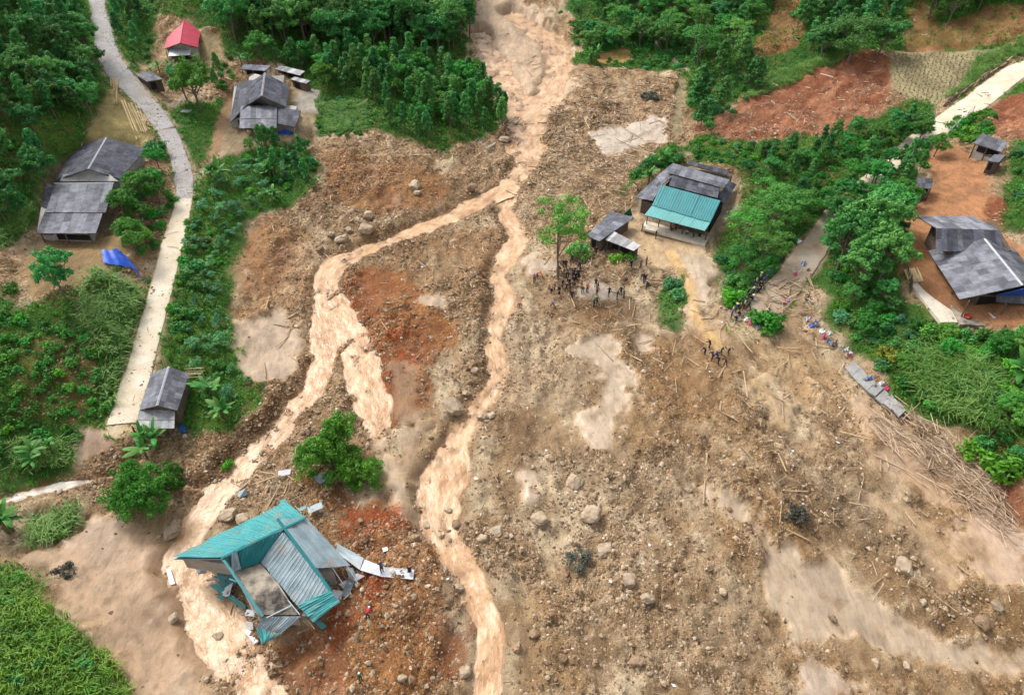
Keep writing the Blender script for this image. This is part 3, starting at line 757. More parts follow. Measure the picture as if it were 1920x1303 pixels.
# ================================================================ PLANTS
def leaf_mat(name, c1, c2, trans=.25, var=.34, scale=1.3):
    m, nt, out = nmat(name); L = nt.links.new
    tc = N(nt, 'ShaderNodeTexCoord'); oi = N(nt, 'ShaderNodeObjectInfo')
    n = noise_node(nt, scale, 3, .6, tc.outputs['Object'])
    c = mixc(nt, ramp(nt, n.outputs[0], [(.35, (0, 0, 0)), (.65, (1, 1, 1))]).outputs[0], c1, c2)
    hs = N(nt, 'ShaderNodeHueSaturation')
    mr = N(nt, 'ShaderNodeMapRange'); mr.inputs['To Min'].default_value = 1 - var; mr.inputs['To Max'].default_value = 1 + var * 1.3
    L(oi.outputs['Random'], mr.inputs['Value']); L(mr.outputs[0], hs.inputs['Value'])
    m2 = N(nt, 'ShaderNodeMath', operation='MULTIPLY'); L(oi.outputs['Random'], m2.inputs[0]); m2.inputs[1].default_value = 7.31
    fr = N(nt, 'ShaderNodeMath', operation='FRACT'); L(m2.outputs[0], fr.inputs[0])
    mh = N(nt, 'ShaderNodeMapRange'); mh.inputs['To Min'].default_value = .468; mh.inputs['To Max'].default_value = .525
    L(fr.outputs[0], mh.inputs['Value']); L(mh.outputs[0], hs.inputs['Hue']); L(c, hs.inputs['Color'])
    d = N(nt, 'ShaderNodeBsdfPrincipled'); d.inputs['Roughness'].default_value = .55; d.inputs['Specular IOR Level'].default_value = .25
    t = N(nt, 'ShaderNodeBsdfTranslucent'); mx = N(nt, 'ShaderNodeMixShader'); mx.inputs[0].default_value = trans
    L(hs.outputs[0], d.inputs['Base Color']); L(hs.outputs[0], t.inputs['Color'])
    L(d.outputs[0], mx.inputs[1]); L(t.outputs[0], mx.inputs[2]); L(mx.outputs[0], out.inputs[0])
    return m
M_LDARK = leaf_mat('leaf_dark_green', (.036, .180, .046), (.100, .325, .064))
M_LMID = leaf_mat('leaf_mid_green', (.042, .190, .030), (.095, .310, .042))
M_LBRI = leaf_mat('leaf_bright_green', (.055, .240, .018), (.105, .350, .028))
M_LTEAL = leaf_mat('leaf_blue_green', (.062, .215, .085), (.110, .310, .115))
M_LDOME = leaf_mat('leaf_fresh_green', (.040, .190, .020), (.095, .320, .030))
M_LYEL = leaf_mat('leaf_yellow_green', (.220, .270, .030), (.300, .340, .040))
M_LGREY = leaf_mat('leaf_muddied', (.060, .075, .055), (.110, .105, .075))
M_BANANA = leaf_mat('banana_leaf', (.045, .190, .035), (.090, .290, .050), .3, .2, .6)
M_BARK = surf('bark', (.20, .16, .12), (.12, .10, .08), 6, .9, .4, 30)
M_STEMG = surf('banana_stem', (.16, .17, .07), (.12, .09, .05), 3, .8)

def unit(v): return v / (np.linalg.norm(v, axis=-1, keepdims=True) + 1e-9)
def leaves(P, D, size, r, ratio=.55, jitter=.5):
    """diamond leaves at P facing roughly D"""
    n = len(P)
    D = unit(D + r.normal(0, jitter, (n, 3)))
    u = unit(np.cross(D, r.normal(0, 1, (n, 3)))); v = np.cross(D, u)
    s = size * r.uniform(.65, 1.3, (n, 1))
    V = np.stack([P - u * s, P + v * s * ratio, P + u * s, P - v * s * ratio], 1).reshape(-1, 3)
    F = np.arange(4 * n).reshape(n, 4)
    return V, F
def clump_leaves(centres, radii, per, size, r, flat=1.0, ratio=.55, up=.45):
    PP, DD = [], []
    for c, R in zip(centres, radii):
        d = unit(r.normal(0, 1, (per, 3))); q = d * R * r.uniform(.45, 1.05, (per, 1)); q[:, 2] *= flat
        PP.append(c + q); DD.append(d + np.array([0, 0, up]))
    return leaves(np.concatenate(PP), np.concatenate(DD), size, r, ratio)
def tube(path, radii, n=6):
    V, F = [], []
    path = np.asarray(path, float)
    for i, p in enumerate(path):
        d = path[min(i + 1, len(path) - 1)] - path[max(i - 1, 0)]; d = d / (np.linalg.norm(d) + 1e-9)
        a = np.cross(d, [.3, .9, .1]); a /= np.linalg.norm(a) + 1e-9; b = np.cross(d, a)
        for k in range(n):
            t = 2 * math.pi * k / n; V.append(p + radii[i] * (a * math.cos(t) + b * math.sin(t)))
    for i in range(len(path) - 1):
        for k in range(n):
            j = (k + 1) % n; F.append((i * n + k, i * n + j, (i + 1) * n + j, (i + 1) * n + k))
    return V, F
def joined(parts):
    V, F = [], []
    for v, f in parts:
        b = len(V); V += [tuple(p) for p in v]; F += [tuple(i + b for i in q) for q in f]
    return V, F
def make_trunk(h, r0, limbs, r, name='trunk', bend=.25):
    top = np.array([r.normal(0, bend), r.normal(0, bend), h])
    mid = top * .5 + np.array([r.normal(0, bend * .5), r.normal(0, bend * .5), 0])
    parts = [tube([(0, 0, -.4), mid * .5, mid, top], [r0 * 1.25, r0, r0 * .8, r0 * .35], 7)]
    for L in limbs:
        t = r.uniform(.35, .85); s = top * t; e = np.asarray(L)
        m = (s + e) / 2 + np.array([0, 0, -.12 * np.linalg.norm(e - s)])
        parts.append(tube([s, m, e], [r0 * .45, r0 * .3, r0 * .1], 5))
    v, f = joined(parts)
    return mesh_from(name, v, f, (M_BARK,), True)

PROTO = {}
def proto(kind, make, n):
    PROTO[kind] = [make(np.random.default_rng(1000 + 37 * i + len(kind) * 101)) for i in range(n)]
def t_plantation(r):
    H = r.uniform(6.5, 8.2); R = r.uniform(1.5, 2.0); cs, rs = [], []
    for k in range(46):
        t = r.uniform(.12, 1) ** .9; z = H * (.2 + .8 * t); rad = R * (1.05 - t) ** .6 * (1 if t > .2 else .7)
        a = r.uniform(0, 6.283); q = r.uniform(.45, .95)
        cs.append((math.cos(a) * rad * q, math.sin(a) * rad * q, z)); rs.append(r.uniform(.38, .66))
    cs.append((0, 0, H)); rs.append(.35)
    v, f = clump_leaves(np.array(cs), rs, 44, .20, r, .9)
    limbs = [cs[i] for i in range(0, 12)]
    return mesh_from('crown', v, f, (M_LDARK,)), make_trunk(H * .93, .11, limbs, r)
def t_broad(r, H=6.4, R=3.4, mat=None, nclump=112, per=52, size=.19, low=.3, nl=0):
    lobes = [(np.array([0, 0, H * (.74 if not nl else .6)]), R * .62)]
    for k in range(nl or r.integers(6, 9)):
        a = 2.4 * k + r.uniform(-.5, .5); q = R * r.uniform(.42, .72)
        lobes.append((np.array([q * math.cos(a), q * math.sin(a), H * r.uniform(low + .12, .86)]), R * r.uniform(.28, .46)))
    w = np.array([l[1] ** 2 for l in lobes]); w /= w.sum(); cs, rs = [], []
    for k in range(nclump):
        c, q = lobes[r.choice(len(lobes), p=w)]; d = unit(r.normal(0, 1, 3)); d[2] = d[2] if d[2] > -.3 else -d[2] * .5
        cs.append(c + d * np.array([1, 1, .8]) * q * r.uniform(.6, 1.05)); rs.append(r.uniform(.30, .75) * R / 3.4)
    v, f = clump_leaves(np.array(cs), rs, per, size, r, .75)
    return mesh_from('crown', v, f, (mat or M_LMID,)), make_trunk(H * .7, .16, [l[0] for l in lobes[1:]] + [cs[i] for i in range(0, 8)], r)
def t_feather(r, H=9.0, R=3.6):
    cs, rs = [], []
    for k in range(44):
        a = r.uniform(0, 6.283); q = R * math.sqrt(r.uniform(0, 1)); z = H * r.uniform(.62, 1.0) - .12 * q * q * .3
        cs.append((q * math.cos(a), q * math.sin(a), z)); rs.append(r.uniform(.7, 1.15))
    v, f = clump_leaves(np.array(cs), rs, 62, .19, r, .42, .4, 1.1)
    return mesh_from('crown', v, f, (M_LMID,)), make_trunk(H * .72, .15, cs[:14], r)
def t_bush(r, R=1.0, mat=None, n=16, per=46, size=.13, hz=1.0):
    cs, rs = [], []
    for k in range(n):
        d = unit(r.normal(0, 1, 3)); d[2] = abs(d[2]); q = r.uniform(.4, .9)
        cs.append((d[0] * R * q, d[1] * R * q, R * hz * (.25 + .85 * d[2] * q))); rs.append(R * r.uniform(.28, .48))
    v, f = clump_leaves(np.array(cs), rs, per, size, r, .9)
    return mesh_from('crown', v, f, (mat or M_LMID,)), make_trunk(R * .8, .05, cs[:5], r, 'stem', .08)
def t_cassava(r):
    cs, rs = [], []
    for k in range(9):
        a = r.uniform(0, 6.283); q = r.uniform(.1, .75)
        cs.append((q * math.cos(a), q * math.sin(a), r.uniform(.55, 1.35))); rs.append(r.uniform(.3, .45))
    v, f = clump_leaves(np.array(cs), rs, 26, .17, r, .35, .3, 1.2)
    return mesh_from('crown', v, f, (M_LTEAL,)), make_trunk(.9, .03, cs[:6], r, 'stem', .06)
def leaf_blade(L, w, droop, seg=6, fold=.18):
    """a broad arching leaf that starts at the origin and runs along +x"""
    V, F = [], []
    for i in range(seg + 1):
        t = i / seg; x = L * (t - .12 * droop * t * t); z = L * (.55 * t - droop * .75 * t * t)
        ww = w * (math.sin(math.pi * min(1, .08 + t * .92)) ** .6) * (1 if t < 1 else .1)
        V += [(x, -ww, z - fold * ww), (x, 0, z + fold * ww * .4), (x, ww, z - fold * ww)]
    for i in range(seg):
        a = 3 * i; F += [(a, a + 1, a + 4, a + 3), (a + 1, a + 2, a + 5, a + 4)]
    return V, F
BLADES = [mesh_from('leaf', *leaf_blade(L, w, d), (M_BANANA,), True) for L, w, d in ((2.3, .33, .5), (2.0, .30, .75), (2.5, .34, .35), (1.8, .30, 1.0))]
BSTEM = mesh_from('stem', *tube([(0, 0, -.3), (.03, 0, .8), (0, .04, 1.7), (0, 0, 2.3)], [.17, .15, .11, .05], 8), (M_STEMG,), True)
proto('plantation', t_plantation, 7)
proto('broad', lambda r: t_broad(r, 6.4, 3.4, None, 112, 72, .15), 5)
proto('broad_dark', lambda r: t_broad(r, 7.0, 3.2, M_LDARK, 112, 72, .15), 4)
proto('broad_bright', lambda r: t_broad(r, 6.0, 3.4, M_LBRI, 140, 110, .12, .1), 3)
proto('feather', t_feather, 4)
proto('bush', t_bush, 6)
proto('bush_dark', lambda r: t_bush(r, 1.1, M_LDARK), 4)
proto('bush_bright', lambda r: t_bush(r, 1.0, M_LBRI), 4)
proto('bush_teal', lambda r: t_bush(r, 1.0, M_LTEAL), 3)
proto('bush_muddy', lambda r: t_bush(r, 1.0, M_LGREY, 12, 60, .11, .5), 2)
proto('bush_yellow', lambda r: t_bush(r, 1.0, M_LYEL), 1)
proto('cassava', t_cassava, 5)
proto('giant', lambda r: t_broad(r, 7.0, 3.6, M_LDARK, 190, 60, .10, .2), 1)
proto('crop', lambda r: t_bush(r, 1.0, M_LBRI if r.uniform() < .4 else M_LMID, 12, 40, .15), 5)
proto('dome', lambda r: t_broad(r, 4.8, 3.5, M_LDOME, 210, 78, .12, .02, 13), 4)
PNAME = {'dome': 'broadleaf_tree', 'giant': 'broadleaf_tree', 'crop': 'crop_bush', 'plantation': 'plantation_tree', 'broad': 'broadleaf_tree', 'broad_dark': 'broadleaf_tree', 'broad_bright': 'broadleaf_tree', 'feather': 'feathery_tree', 'bush': 'shrub', 'bush_dark': 'shrub', 'bush_bright': 'shrub', 'bush_teal': 'shrub', 'bush_muddy': 'shrub', 'bush_yellow': 'shrub', 'cassava': 'cassava_plant'}
PCAT = {'weedy_bush': 'shrub', 'bank_shrub': 'shrub', 'roadside_shrub': 'shrub', 'scrub_bush': 'shrub', 'crop_bush': 'crop plant', 'thicket_shrub': 'shrub', 'plantation_tree': 'tree', 'broadleaf_tree': 'tree', 'feathery_tree': 'tree', 'shrub': 'shrub', 'cassava_plant': 'plant'}
def plant(kind, x, y, s, label, group=None, sz=None, z=None, tilt=0.0, name=None):
    crown, trunk = random.choice(PROTO[kind]); nm = name or PNAME[kind]
    o = empty(nm, (x, y, (Hz(x, y) if z is None else z) - .06 * s), label, PCAT[nm], group, random.uniform(0, 6.283))
    o.scale = (s, s, (sz or 1) * s)
    if tilt: o.rotation_euler = (random.uniform(-tilt, tilt), random.uniform(-tilt, tilt), o.rotation_euler[2])
    add('crown', crown, o); add(trunk.name.split('.')[0], trunk, o)
    return o
def banana(x, y, s, label, group=None, n=9):
    o = empty('banana_plant', (x, y, Hz(x, y)), label, 'banana plant', group, random.uniform(0, 6.283)); o.scale = (s, s, s)
    add('stem', BSTEM, o)
    for k in range(n):
        l = add('leaf', random.choice(BLADES), o, (0, 0, random.uniform(1.5, 2.2)))
        l.rotation_euler = (random.uniform(-.3, .3), random.uniform(-.95, .25), 2.399 * k + random.uniform(-.3, .3)); q = random.uniform(.7, 1.1); l.scale = (q, q, q)
    return o
def in_view(x, y, z, m=40):
    c, s = math.cos(PITCH), math.sin(PITCH)
    d = y * c + (CAMZ - z) * s
    u = PCX + FPX * x / d; v = PCY - FPX * (y * s - (CAMZ - z) * c) / d
    return -m < u < 1920 + m and -m < v < 1303 + 2.2 * m
TAKEN = []                                    # spots kept clear for buildings: x, y, radius
def scatter(px_poly, spacing, seed=0, need_green=None, jit=.42, clear=True):
    poly = np.array([WG(a, b)[:2] for a, b in px_poly]); r = np.random.default_rng(seed)
    x0, y0 = poly.min(0); x1, y1 = poly.max(0); out = []
    xs = np.arange(x0, x1, spacing); ys = np.arange(y0, y1, spacing * .9)
    gx, gy = np.meshgrid(xs, ys); gx = gx + (np.arange(len(ys)) % 2)[:, None] * spacing / 2
    gx = (gx + r.uniform(-jit, jit, gx.shape) * spacing).ravel(); gy = (gy + r.uniform(-jit, jit, gy.shape) * spacing).ravel()
    ok = sdist(poly, gx, gy) < 0
    if need_green is not None: ok &= bilin(XS, YS, green, gx, gy) > need_green
    for x, y in zip(gx[ok], gy[ok]):
        if not in_view(x, y, Hz(x, y)): continue
        if clear and any((x - a) ** 2 + (y - b) ** 2 < q * q for a, b, q in TAKEN): continue
        out.append((x, y))
    return out
def sow(n, seed, weight, box=(-150, 150, 26, 215)):
    """random ground points where weight (an array on the ground grid) is high, thinner far away"""
    r = np.random.default_rng(seed)
    x = r.uniform(box[0], box[1], n); y = r.uniform(box[2], box[3], n)
    z = bilin(XS, YS, Z, x, y)
    c, s = math.cos(PITCH), math.sin(PITCH); d = y * c + (CAMZ - z) * s
    u = PCX + FPX * x / d; v = PCY - FPX * (y * s - (CAMZ - z) * c) / d
    ok = (u > -30) & (u < 1950) & (v > -30) & (v < 1340)
    ok &= r.uniform(0, 1, n) < bilin(XS, YS, weight, x, y)
    return np.stack([x, y, z], 1)[ok]

# ================================================================ BUILDINGS
M_FIBRO = surf('grey_fibre_cement', srgb(120, 122, 130), srgb(86, 88, 96), 1.1, .85, .25, 9, .42, dirt=(srgb(150, 146, 142), .8, .54, .6))
M_FIBROD = surf('dark_fibre_cement', srgb(86, 88, 98), srgb(58, 60, 70), 1.1, .85, .25, 9, .42, dirt=(srgb(120, 116, 112), .8, .54, .6))
M_FIBROP = surf('pale_fibre_cement', srgb(182, 180, 180), srgb(142, 142, 146), 1.3, .8, .25, 9, .42, dirt=(srgb(110, 110, 112), .8, .54, .6))
M_TEAL = surf('teal_metal_roof', srgb(16, 122, 126), srgb(12, 108, 114), .5, .45, .0, 9, .05, metallic=.0, spec=.5)
M_TEALP = surf('pale_teal_metal_roof', srgb(92, 162, 160), srgb(78, 148, 148), .5, .45, .0, 9, .05, spec=.5)
M_TEALW = surf('weathered_teal_metal', srgb(62, 148, 150), srgb(48, 128, 132), .7, .5, .1, 6, .07, spec=.5, dirt=(srgb(150, 116, 84), .5, .53, .5))
M_ZINC = surf('bare_grey_metal', srgb(148, 164, 170), srgb(116, 134, 142), .6, .45, .1, 6, .08, spec=.5, dirt=(srgb(150, 116, 84), .5, .53, .5))
M_RED = surf('crimson_metal_roof', srgb(186, 58, 82), srgb(168, 46, 70), .8, .5, .0, 9, .05, spec=.5)
M_WOOD = surf('weathered_wood', srgb(112, 98, 86), srgb(78, 66, 58), 3, .9, .3, 20, .18)
M_WOODP = surf('pale_bamboo', srgb(206, 186, 146), srgb(176, 152, 112), 3, .8, .1, 20, .16)
M_WALL = surf('grey_plaster', srgb(176, 172, 166), srgb(148, 142, 136), 1.0, .9, .1, 12)
M_WALLW = surf('whitewashed_wall', srgb(188, 186, 182), srgb(160, 156, 152), 1.0, .9, .1, 12)
M_DARK = surf('painted_interior_shade', (.012, .012, .014), (.02, .018, .016), 2, .9)  # near-black colour stands in for the shade inside openings
M_CAP = surf('ridge_cap', srgb(176, 178, 184), srgb(146, 148, 154), 2, .8, .0, 9, .08)
M_SLAB = surf('stained_concrete', srgb(168, 156, 140), srgb(112, 106, 98), .9, .9, .3, 8, dirt=((.012, .012, .014), .22, .46, .9))
M_WHITE = surf('white_panel', srgb(216, 218, 222), srgb(196, 198, 204), 1.2, .5, .0, 9, .04, dirt=(srgb(150, 116, 84), .9, .60, .6))
M_BLUE = surf('blue_plastic', srgb(44, 92, 196), srgb(34, 74, 172), 1.5, .45, .3, 5)
M_GREENT = surf('green_tarp', srgb(16, 112, 84), srgb(12, 92, 70), 1.5, .5, .3, 5)
M_CONCW = surf('yard_concrete', srgb(206, 198, 184), srgb(178, 166, 146), .8, .9, .15, 10)
M_GUTTER = surf('grey_gutter_concrete', srgb(150, 150, 150), srgb(124, 122, 118), 1.2, .85, .2, 9, .1)
M_REDP = surf('red_plastic', srgb(196, 40, 36), None, 2, .5)
M_ROCK = surf('pale_boulder', srgb(176, 160, 138), srgb(140, 120, 98), 1.4, .9, .5, 5, .16)
M_ROCKD = surf('brown_boulder', srgb(156, 132, 106), srgb(116, 94, 74), 1.4, .9, .5, 5, .2)
M_TIMBER = surf('washed_timber', srgb(188, 164, 132), srgb(142, 118, 92), 2.5, .85, .2, 20, .24)
M_CLOTH = surf('pink_cloth', srgb(206, 60, 110), None, 2, .8)

def lerp3(A, B, C, D, u, v):
    return (A * (1 - u) + B * u) * (1 - v) + (D * (1 - u) + C * u) * v
def slope(root, A, B, C, D, nu, nv, mat, waves=5, amp=.035, ribs=False, under=M_WOOD, gap=.012, rag=.05, warp=0.0):
    """one roof plane: top edge A-B, bottom edge D-C; a boarded underlay and corrugated sheets laid on it"""
    A, B, C, D = (Vector(p) for p in (A, B, C, D))
    n = (B - A).cross(D - A).normalized()
    if n.z < 0: A, B, C, D = B, A, D, C; n = (B - A).cross(D - A).normalized()
    org = parent_origin(root)
    V, F = [], []; K = 6
    for lay in ((-.06, -.13) if not warp else (-.25, -.3)):
        for j in range(K + 1):
            for i in range(K + 1): V.append(tuple(lerp3(A, B, C, D, i / K, j / K) + n * lay - org))
    T = (K + 1) ** 2; ix = lambda l, j, i: l * T + j * (K + 1) + i
    for j in range(K):
        for i in range(K):
            F.append((ix(0, j, i), ix(0, j + 1, i), ix(0, j + 1, i + 1), ix(0, j, i + 1))); F.append((ix(1, j, i + 1), ix(1, j + 1, i + 1), ix(1, j + 1, i), ix(1, j, i)))
    for k in range(K):
        F += [(ix(0, 0, k), ix(0, 0, k + 1), ix(1, 0, k + 1), ix(1, 0, k)), (ix(0, K, k + 1), ix(0, K, k), ix(1, K, k), ix(1, K, k + 1)), (ix(0, k + 1, 0), ix(0, k, 0), ix(1, k, 0), ix(1, k + 1, 0)), (ix(0, k, K), ix(0, k + 1, K), ix(1, k + 1, K), ix(1, k, K))]
    roof = add('roof', mesh_from('roof', V, F, (under,)), root)
    for j in range(nv):
        for i in range(nu):
            u0, u1 = i / nu, (i + 1) / nu; v0 = j / nv - (.02 if j else 0); v1 = (j + 1) / nv
            v1 += random.uniform(0, rag) / max(nv, 2) if j == nv - 1 else 0
            du = random.uniform(-.004, .004); lift = .012 * (j) + random.uniform(0, .012)
            V, F = [], []
            m = waves * 2
            for r_, v in enumerate((v0, v1) if not warp else (v0, v0 + (v1 - v0) * .33, v0 + (v1 - v0) * .67, v1)):
                for k in range(m + 1):
                    u = u0 + (u1 - u0) * k / m + du
                    if ribs: h = amp if k % 4 == 2 else 0.0
                    else: h = amp * (1 if k % 2 else -1) * .5
                    p = lerp3(A, B, C, D, u, v) + n * (.02 + h + lift + (.015 if r_ == 0 and j else .0) * -1 + (warp * float(fbm(np.array([u * 6 + A.x]), np.array([v * 3 + A.y]), 1.0, 3, 33)[0]) if warp else 0)) - org
                    V.append(tuple(p))
            for rw in range(len(V) // (m + 1) - 1):
                for k in range(m): F.append((rw * (m + 1) + k, (rw + 1) * (m + 1) + k, (rw + 1) * (m + 1) + k + 1, rw * (m + 1) + k + 1))
            add('roof_sheet', mesh_from('roof_sheet', V, F, (mat,)), roof)
    return roof
def cap(root, P, Q, mat=None, w=.32):
    mb = MB(); P = Vector(P); Q = Vector(Q); d = (Q - P).normalized(); s = d.cross(Vector((0, 0, 1))).normalized() * w / 2
    up = Vector((0, 0, .10)); dn = Vector((0, 0, -.02))
    mb.quad_prism([P + up, Q + up, Q - s + dn, P - s + dn], .03); mb.quad_prism([Q + up, P + up, P + s + dn, Q + s + dn], .03)
    return mb.build('ridge_cap', mat or M_CAP, root)
def body(root, foot, z0, z1, mat, name='wall', ridge=None, rz=0):
    """solid walls over a footprint; ridge = two indices pairs for a gabled top"""
    k = len(foot); V = [(p[0], p[1], z0) for p in foot] + [(p[0], p[1], z1) for p in foot]; F = [tuple(range(k - 1, -1, -1))]
    if ridge is None:
        F.append(tuple(range(k, 2 * k)))
        for i in range(k): F.append((i, (i + 1) % k, k + (i + 1) % k, k + i))
    else:                                     # foot order: left back, left front, right front, right back
        V += [(ridge[0][0], ridge[0][1], rz), (ridge[1][0], ridge[1][1], rz)]
        F += [(0, 1, 5, 4), (1, 2, 6, 9, 5), (2, 3, 7, 6), (3, 0, 4, 8, 7), (4, 5, 9, 8), (6, 7, 8, 9)]
    o = parent_origin(root)
    return add(name, mesh_from(name, [(a - o.x, b - o.y, c - o.z) for a, b, c in V], F, (mat,)), root)
def inset(pts, k):
    c = sum((Vector(p) for p in pts), Vector((0, 0, 0))) / len(pts)
    return [c + (Vector(p) - c) * k for p in pts]
def panel_on(root, P, Q, z0, z1, t0, t1, out, mat, name):
    """a door, window or opening set into the wall that runs from P to Q"""
    P = Vector((P[0], P[1], 0)); Q = Vector((Q[0], Q[1], 0)); d = Q - P; n = Vector((d.y, -d.x, 0)).normalized()
    if n.y > 0: n = -n
    a, b = P + d * t0 + n * out, P + d * t1 + n * out
    mb = MB(); mb.quad_prism([a + Vector((0, 0, z0)), b + Vector((0, 0, z0)), b + Vector((0, 0, z1)), a + Vector((0, 0, z1))], .08)
    return mb.build(name, mat, root)
def posts(root, pts, z0, z1, w=.14, mat=None):
    for p, zt in zip(pts, z1 if hasattr(z1, '__len__') else [z1] * len(pts)):
        MB().bar((p[0], p[1], z0), (p[0], p[1], zt), w).build('post', mat or M_WOOD, root)
def clear(p, r): TAKEN.append((p.x, p.y, r))
def gable_house(root, zg, R0, R1, L0, L1, Q0, Q1, nu, nvl, nvr, mat, wall, wk=.9, capm=None, ribs=False, waves=5, wall_h=None):
    """R ridge (back, front), L left eave, Q right eave"""
    slope(root, R0, R1, L1, L0, nu, nvl, mat, waves, ribs=ribs); slope(root, R0, R1, Q1, Q0, nu, nvr, mat, waves, ribs=ribs)
    cap(root, R0, R1, capm)
    f = inset([Vector((p.x, p.y, 0)) for p in (L0, L1, Q1, Q0)], wk)
    c = (Vector(R0) + Vector(R1)) / 2; r0 = c + (Vector(R0) - c) * wk; r1 = c + (Vector(R1) - c) * wk
    ze = min(L1.z, Q1.z) - .1
    k = 1 - wk
    body(root, f, zg - .5, ze + (R1.z - ze) * k * .9, wall, 'wall', (r0, r1), R1.z - .35)
    return f, ze

# --- big grey roofed house beside the pale road
g = 9.3; u = lambda x, y, h: at(x, y, g + h)
h3 = empty('farmhouse', u(160, 400, 0), 'big farmhouse with dark grey gable roof and long front lean-to beside pale road', 'house')
clear(h3.location, 6.5); clear(u(180, 310, 0), 6.5)
f, ze = gable_house(h3, g, u(199,258,5.0), u(165,317,5.0), u(139,277,2.7), u(105,339,2.7), u(274,280,2.7), u(224,336,2.7), 9, 4, 5, M_FIBROD, M_WALLW, .9)
slope(h3, u(103,345,3.3), u(213,344,3.3), u(198,399,2.55), u(86,398,2.55), 7, 3, M_FIBRO)
slope(h3, u(84,396,2.5), u(194,397,2.5), u(180,438,1.95), u(68,437,1.95), 8, 2, M_FIBROP if 0 else M_FIBRO)
cap(h3, u(102,344,3.36), u(214,343,3.36))
slope(h3, u(88,344,2.6), u(103,350,2.7), u(90,392,2.0), u(76,386,1.9), 1, 3, M_FIBROD)
slope(h3, u(132,264,2.5), u(176,262,2.7), u(172,276,2.6), u(134,277,2.3), 4, 1, M_FIBRO)
lw = [u(92,372,0), u(80,450,0), u(176,452,0), u(200,376,0)]
body(h3, [(p.x, p.y) for p in lw], g - .4, g + 1.85, M_WALL)
panel_on(h3, lw[1], lw[2], g + .1, g + 1.1, .32, .98, .02, M_DARK, 'doorway'); panel_on(h3, lw[1], lw[2], g + .9, g + 1.5, .05, .25, .02, M_WOOD, 'window')
posts(h3, [u(84,453,0), u(130,456,0), u(174,455,0)], g - .2, g + 2.0)
MB().quad_prism([u(118,327,3.6), u(112,340,2.9), u(222,340,2.9), u(205,327,3.6)], .05).build('gable_board', M_WALLW, h3)
# --- grey roofed house with side wings
g = 9.2
h2 = empty('stilt_house', u(495, 225, 0), 'grey house with steep gable, pale ridge strip and patched side lean-tos', 'house')
clear(u(495, 200, 0), 9.5)
R0, R1 = u(496.7,137,5.4), u(490.5,180.5,5.4)
slope(h2, R0, R1, u(536,201,2.9), u(541.6,161,2.9), 8, 4, M_FIBROD); slope(h2, R0, R1, u(466,196,3.5), u(473,152,3.5), 8, 3, M_FIBROD)
slope(h2, u(473,150,3.45), u(465,195,3.45), u(431,231,2.0), u(445.6,156,2.4), 8, 4, M_FIBROD)
cap(h2, R0, R1, M_FIBROP, .45)
slope(h2, u(451,199,3.1), u(519.5,198.5,3.1), u(519,222,2.6), u(450,223,2.6), 7, 1, M_FIBRO); slope(h2, u(450,221,2.58), u(519.3,221,2.58), u(518.8,240,2.1), u(449,241,2.1), 7, 1, M_FIBRO)
slope(h2, u(519.8,201,2.8), u(564.4,208,2.5), u(553.4,239,1.9), u(519.6,232,2.0), 4, 3, M_FIBROD)
f = [u(474,160,0), u(468,212,0), u(532,214,0), u(538,166,0)]
body(h2, [(p.x, p.y) for p in f], g - .5, g + 2.9, M_WALL, 'wall', (R0 + (R1 - R0) * .08, R0 + (R1 - R0) * .94), g + 5.0)
f2 = [u(444,170,0), u(437,240,0), u(472,240,0), u(478,170,0)]; body(h2, [(p.x, p.y) for p in f2], g - .5, g + 1.95, M_WALL)
f3 = [u(520,212,0), u(518,246,0), u(552,248,0), u(560,216,0)]; body(h2, [(p.x, p.y) for p in f3], g - .5, g + 1.85, M_WALL)
fw = [u(472,236,0), u(518,236,0)]; body(h2, [(u(472,214,0).x, u(472,214,0).y), (fw[0].x, fw[0].y), (fw[1].x, fw[1].y), (u(518,214,0).x, u(518,214,0).y)], g - .5, g + 1.9, M_DARK, 'porch')  # solid block, the porch's inner shade put into its colour
posts(h2, [u(462,250,0), u(485,252,0), u(510,250,0)], g - .2, g + 2.1)
panel_on(h2, f2[1], f2[2], g + .2, g + 1.5, .35, .75, .02, M_DARK, 'doorway')
tarp = empty('tarpaulin', u(530, 250, 0), 'crumpled blue tarpaulin heaped by the porch corner of grey house', 'tarpaulin')
def crumple(name, parent, pts, mat, n=9, amp=.25, seed=0, th=0):
    """a draped sheet between four corners with folds"""
    A, B, C, D = (Vector(p) for p in pts); o = parent_origin(parent); V, F = [], []
    for j in range(n + 1):
        for i in range(n + 1):
            a, b = i / n, j / n; p = lerp3(A, B, C, D, a, b)
            q = float(fbm(np.array([a * 5 + seed]), np.array([b * 4.]), 1.0, 3, 5 + seed)[0]) * amp
            V.append((p.x - o.x + q * .4, p.y - o.y + q * .4, p.z - o.z + q))
    for j in range(n):
        for i in range(n): a = j * (n + 1) + i; F.append((a, a + 1, a + n + 2, a + n + 1))
    return add(name, mesh_from(name, V, F, (mat,), True), parent)
crumple('sheet', tarp, (u(520,246,.5), u(548,247,.6), u(550,252,.1), u(519,252,.1)), M_BLUE, 8, .35, 2)

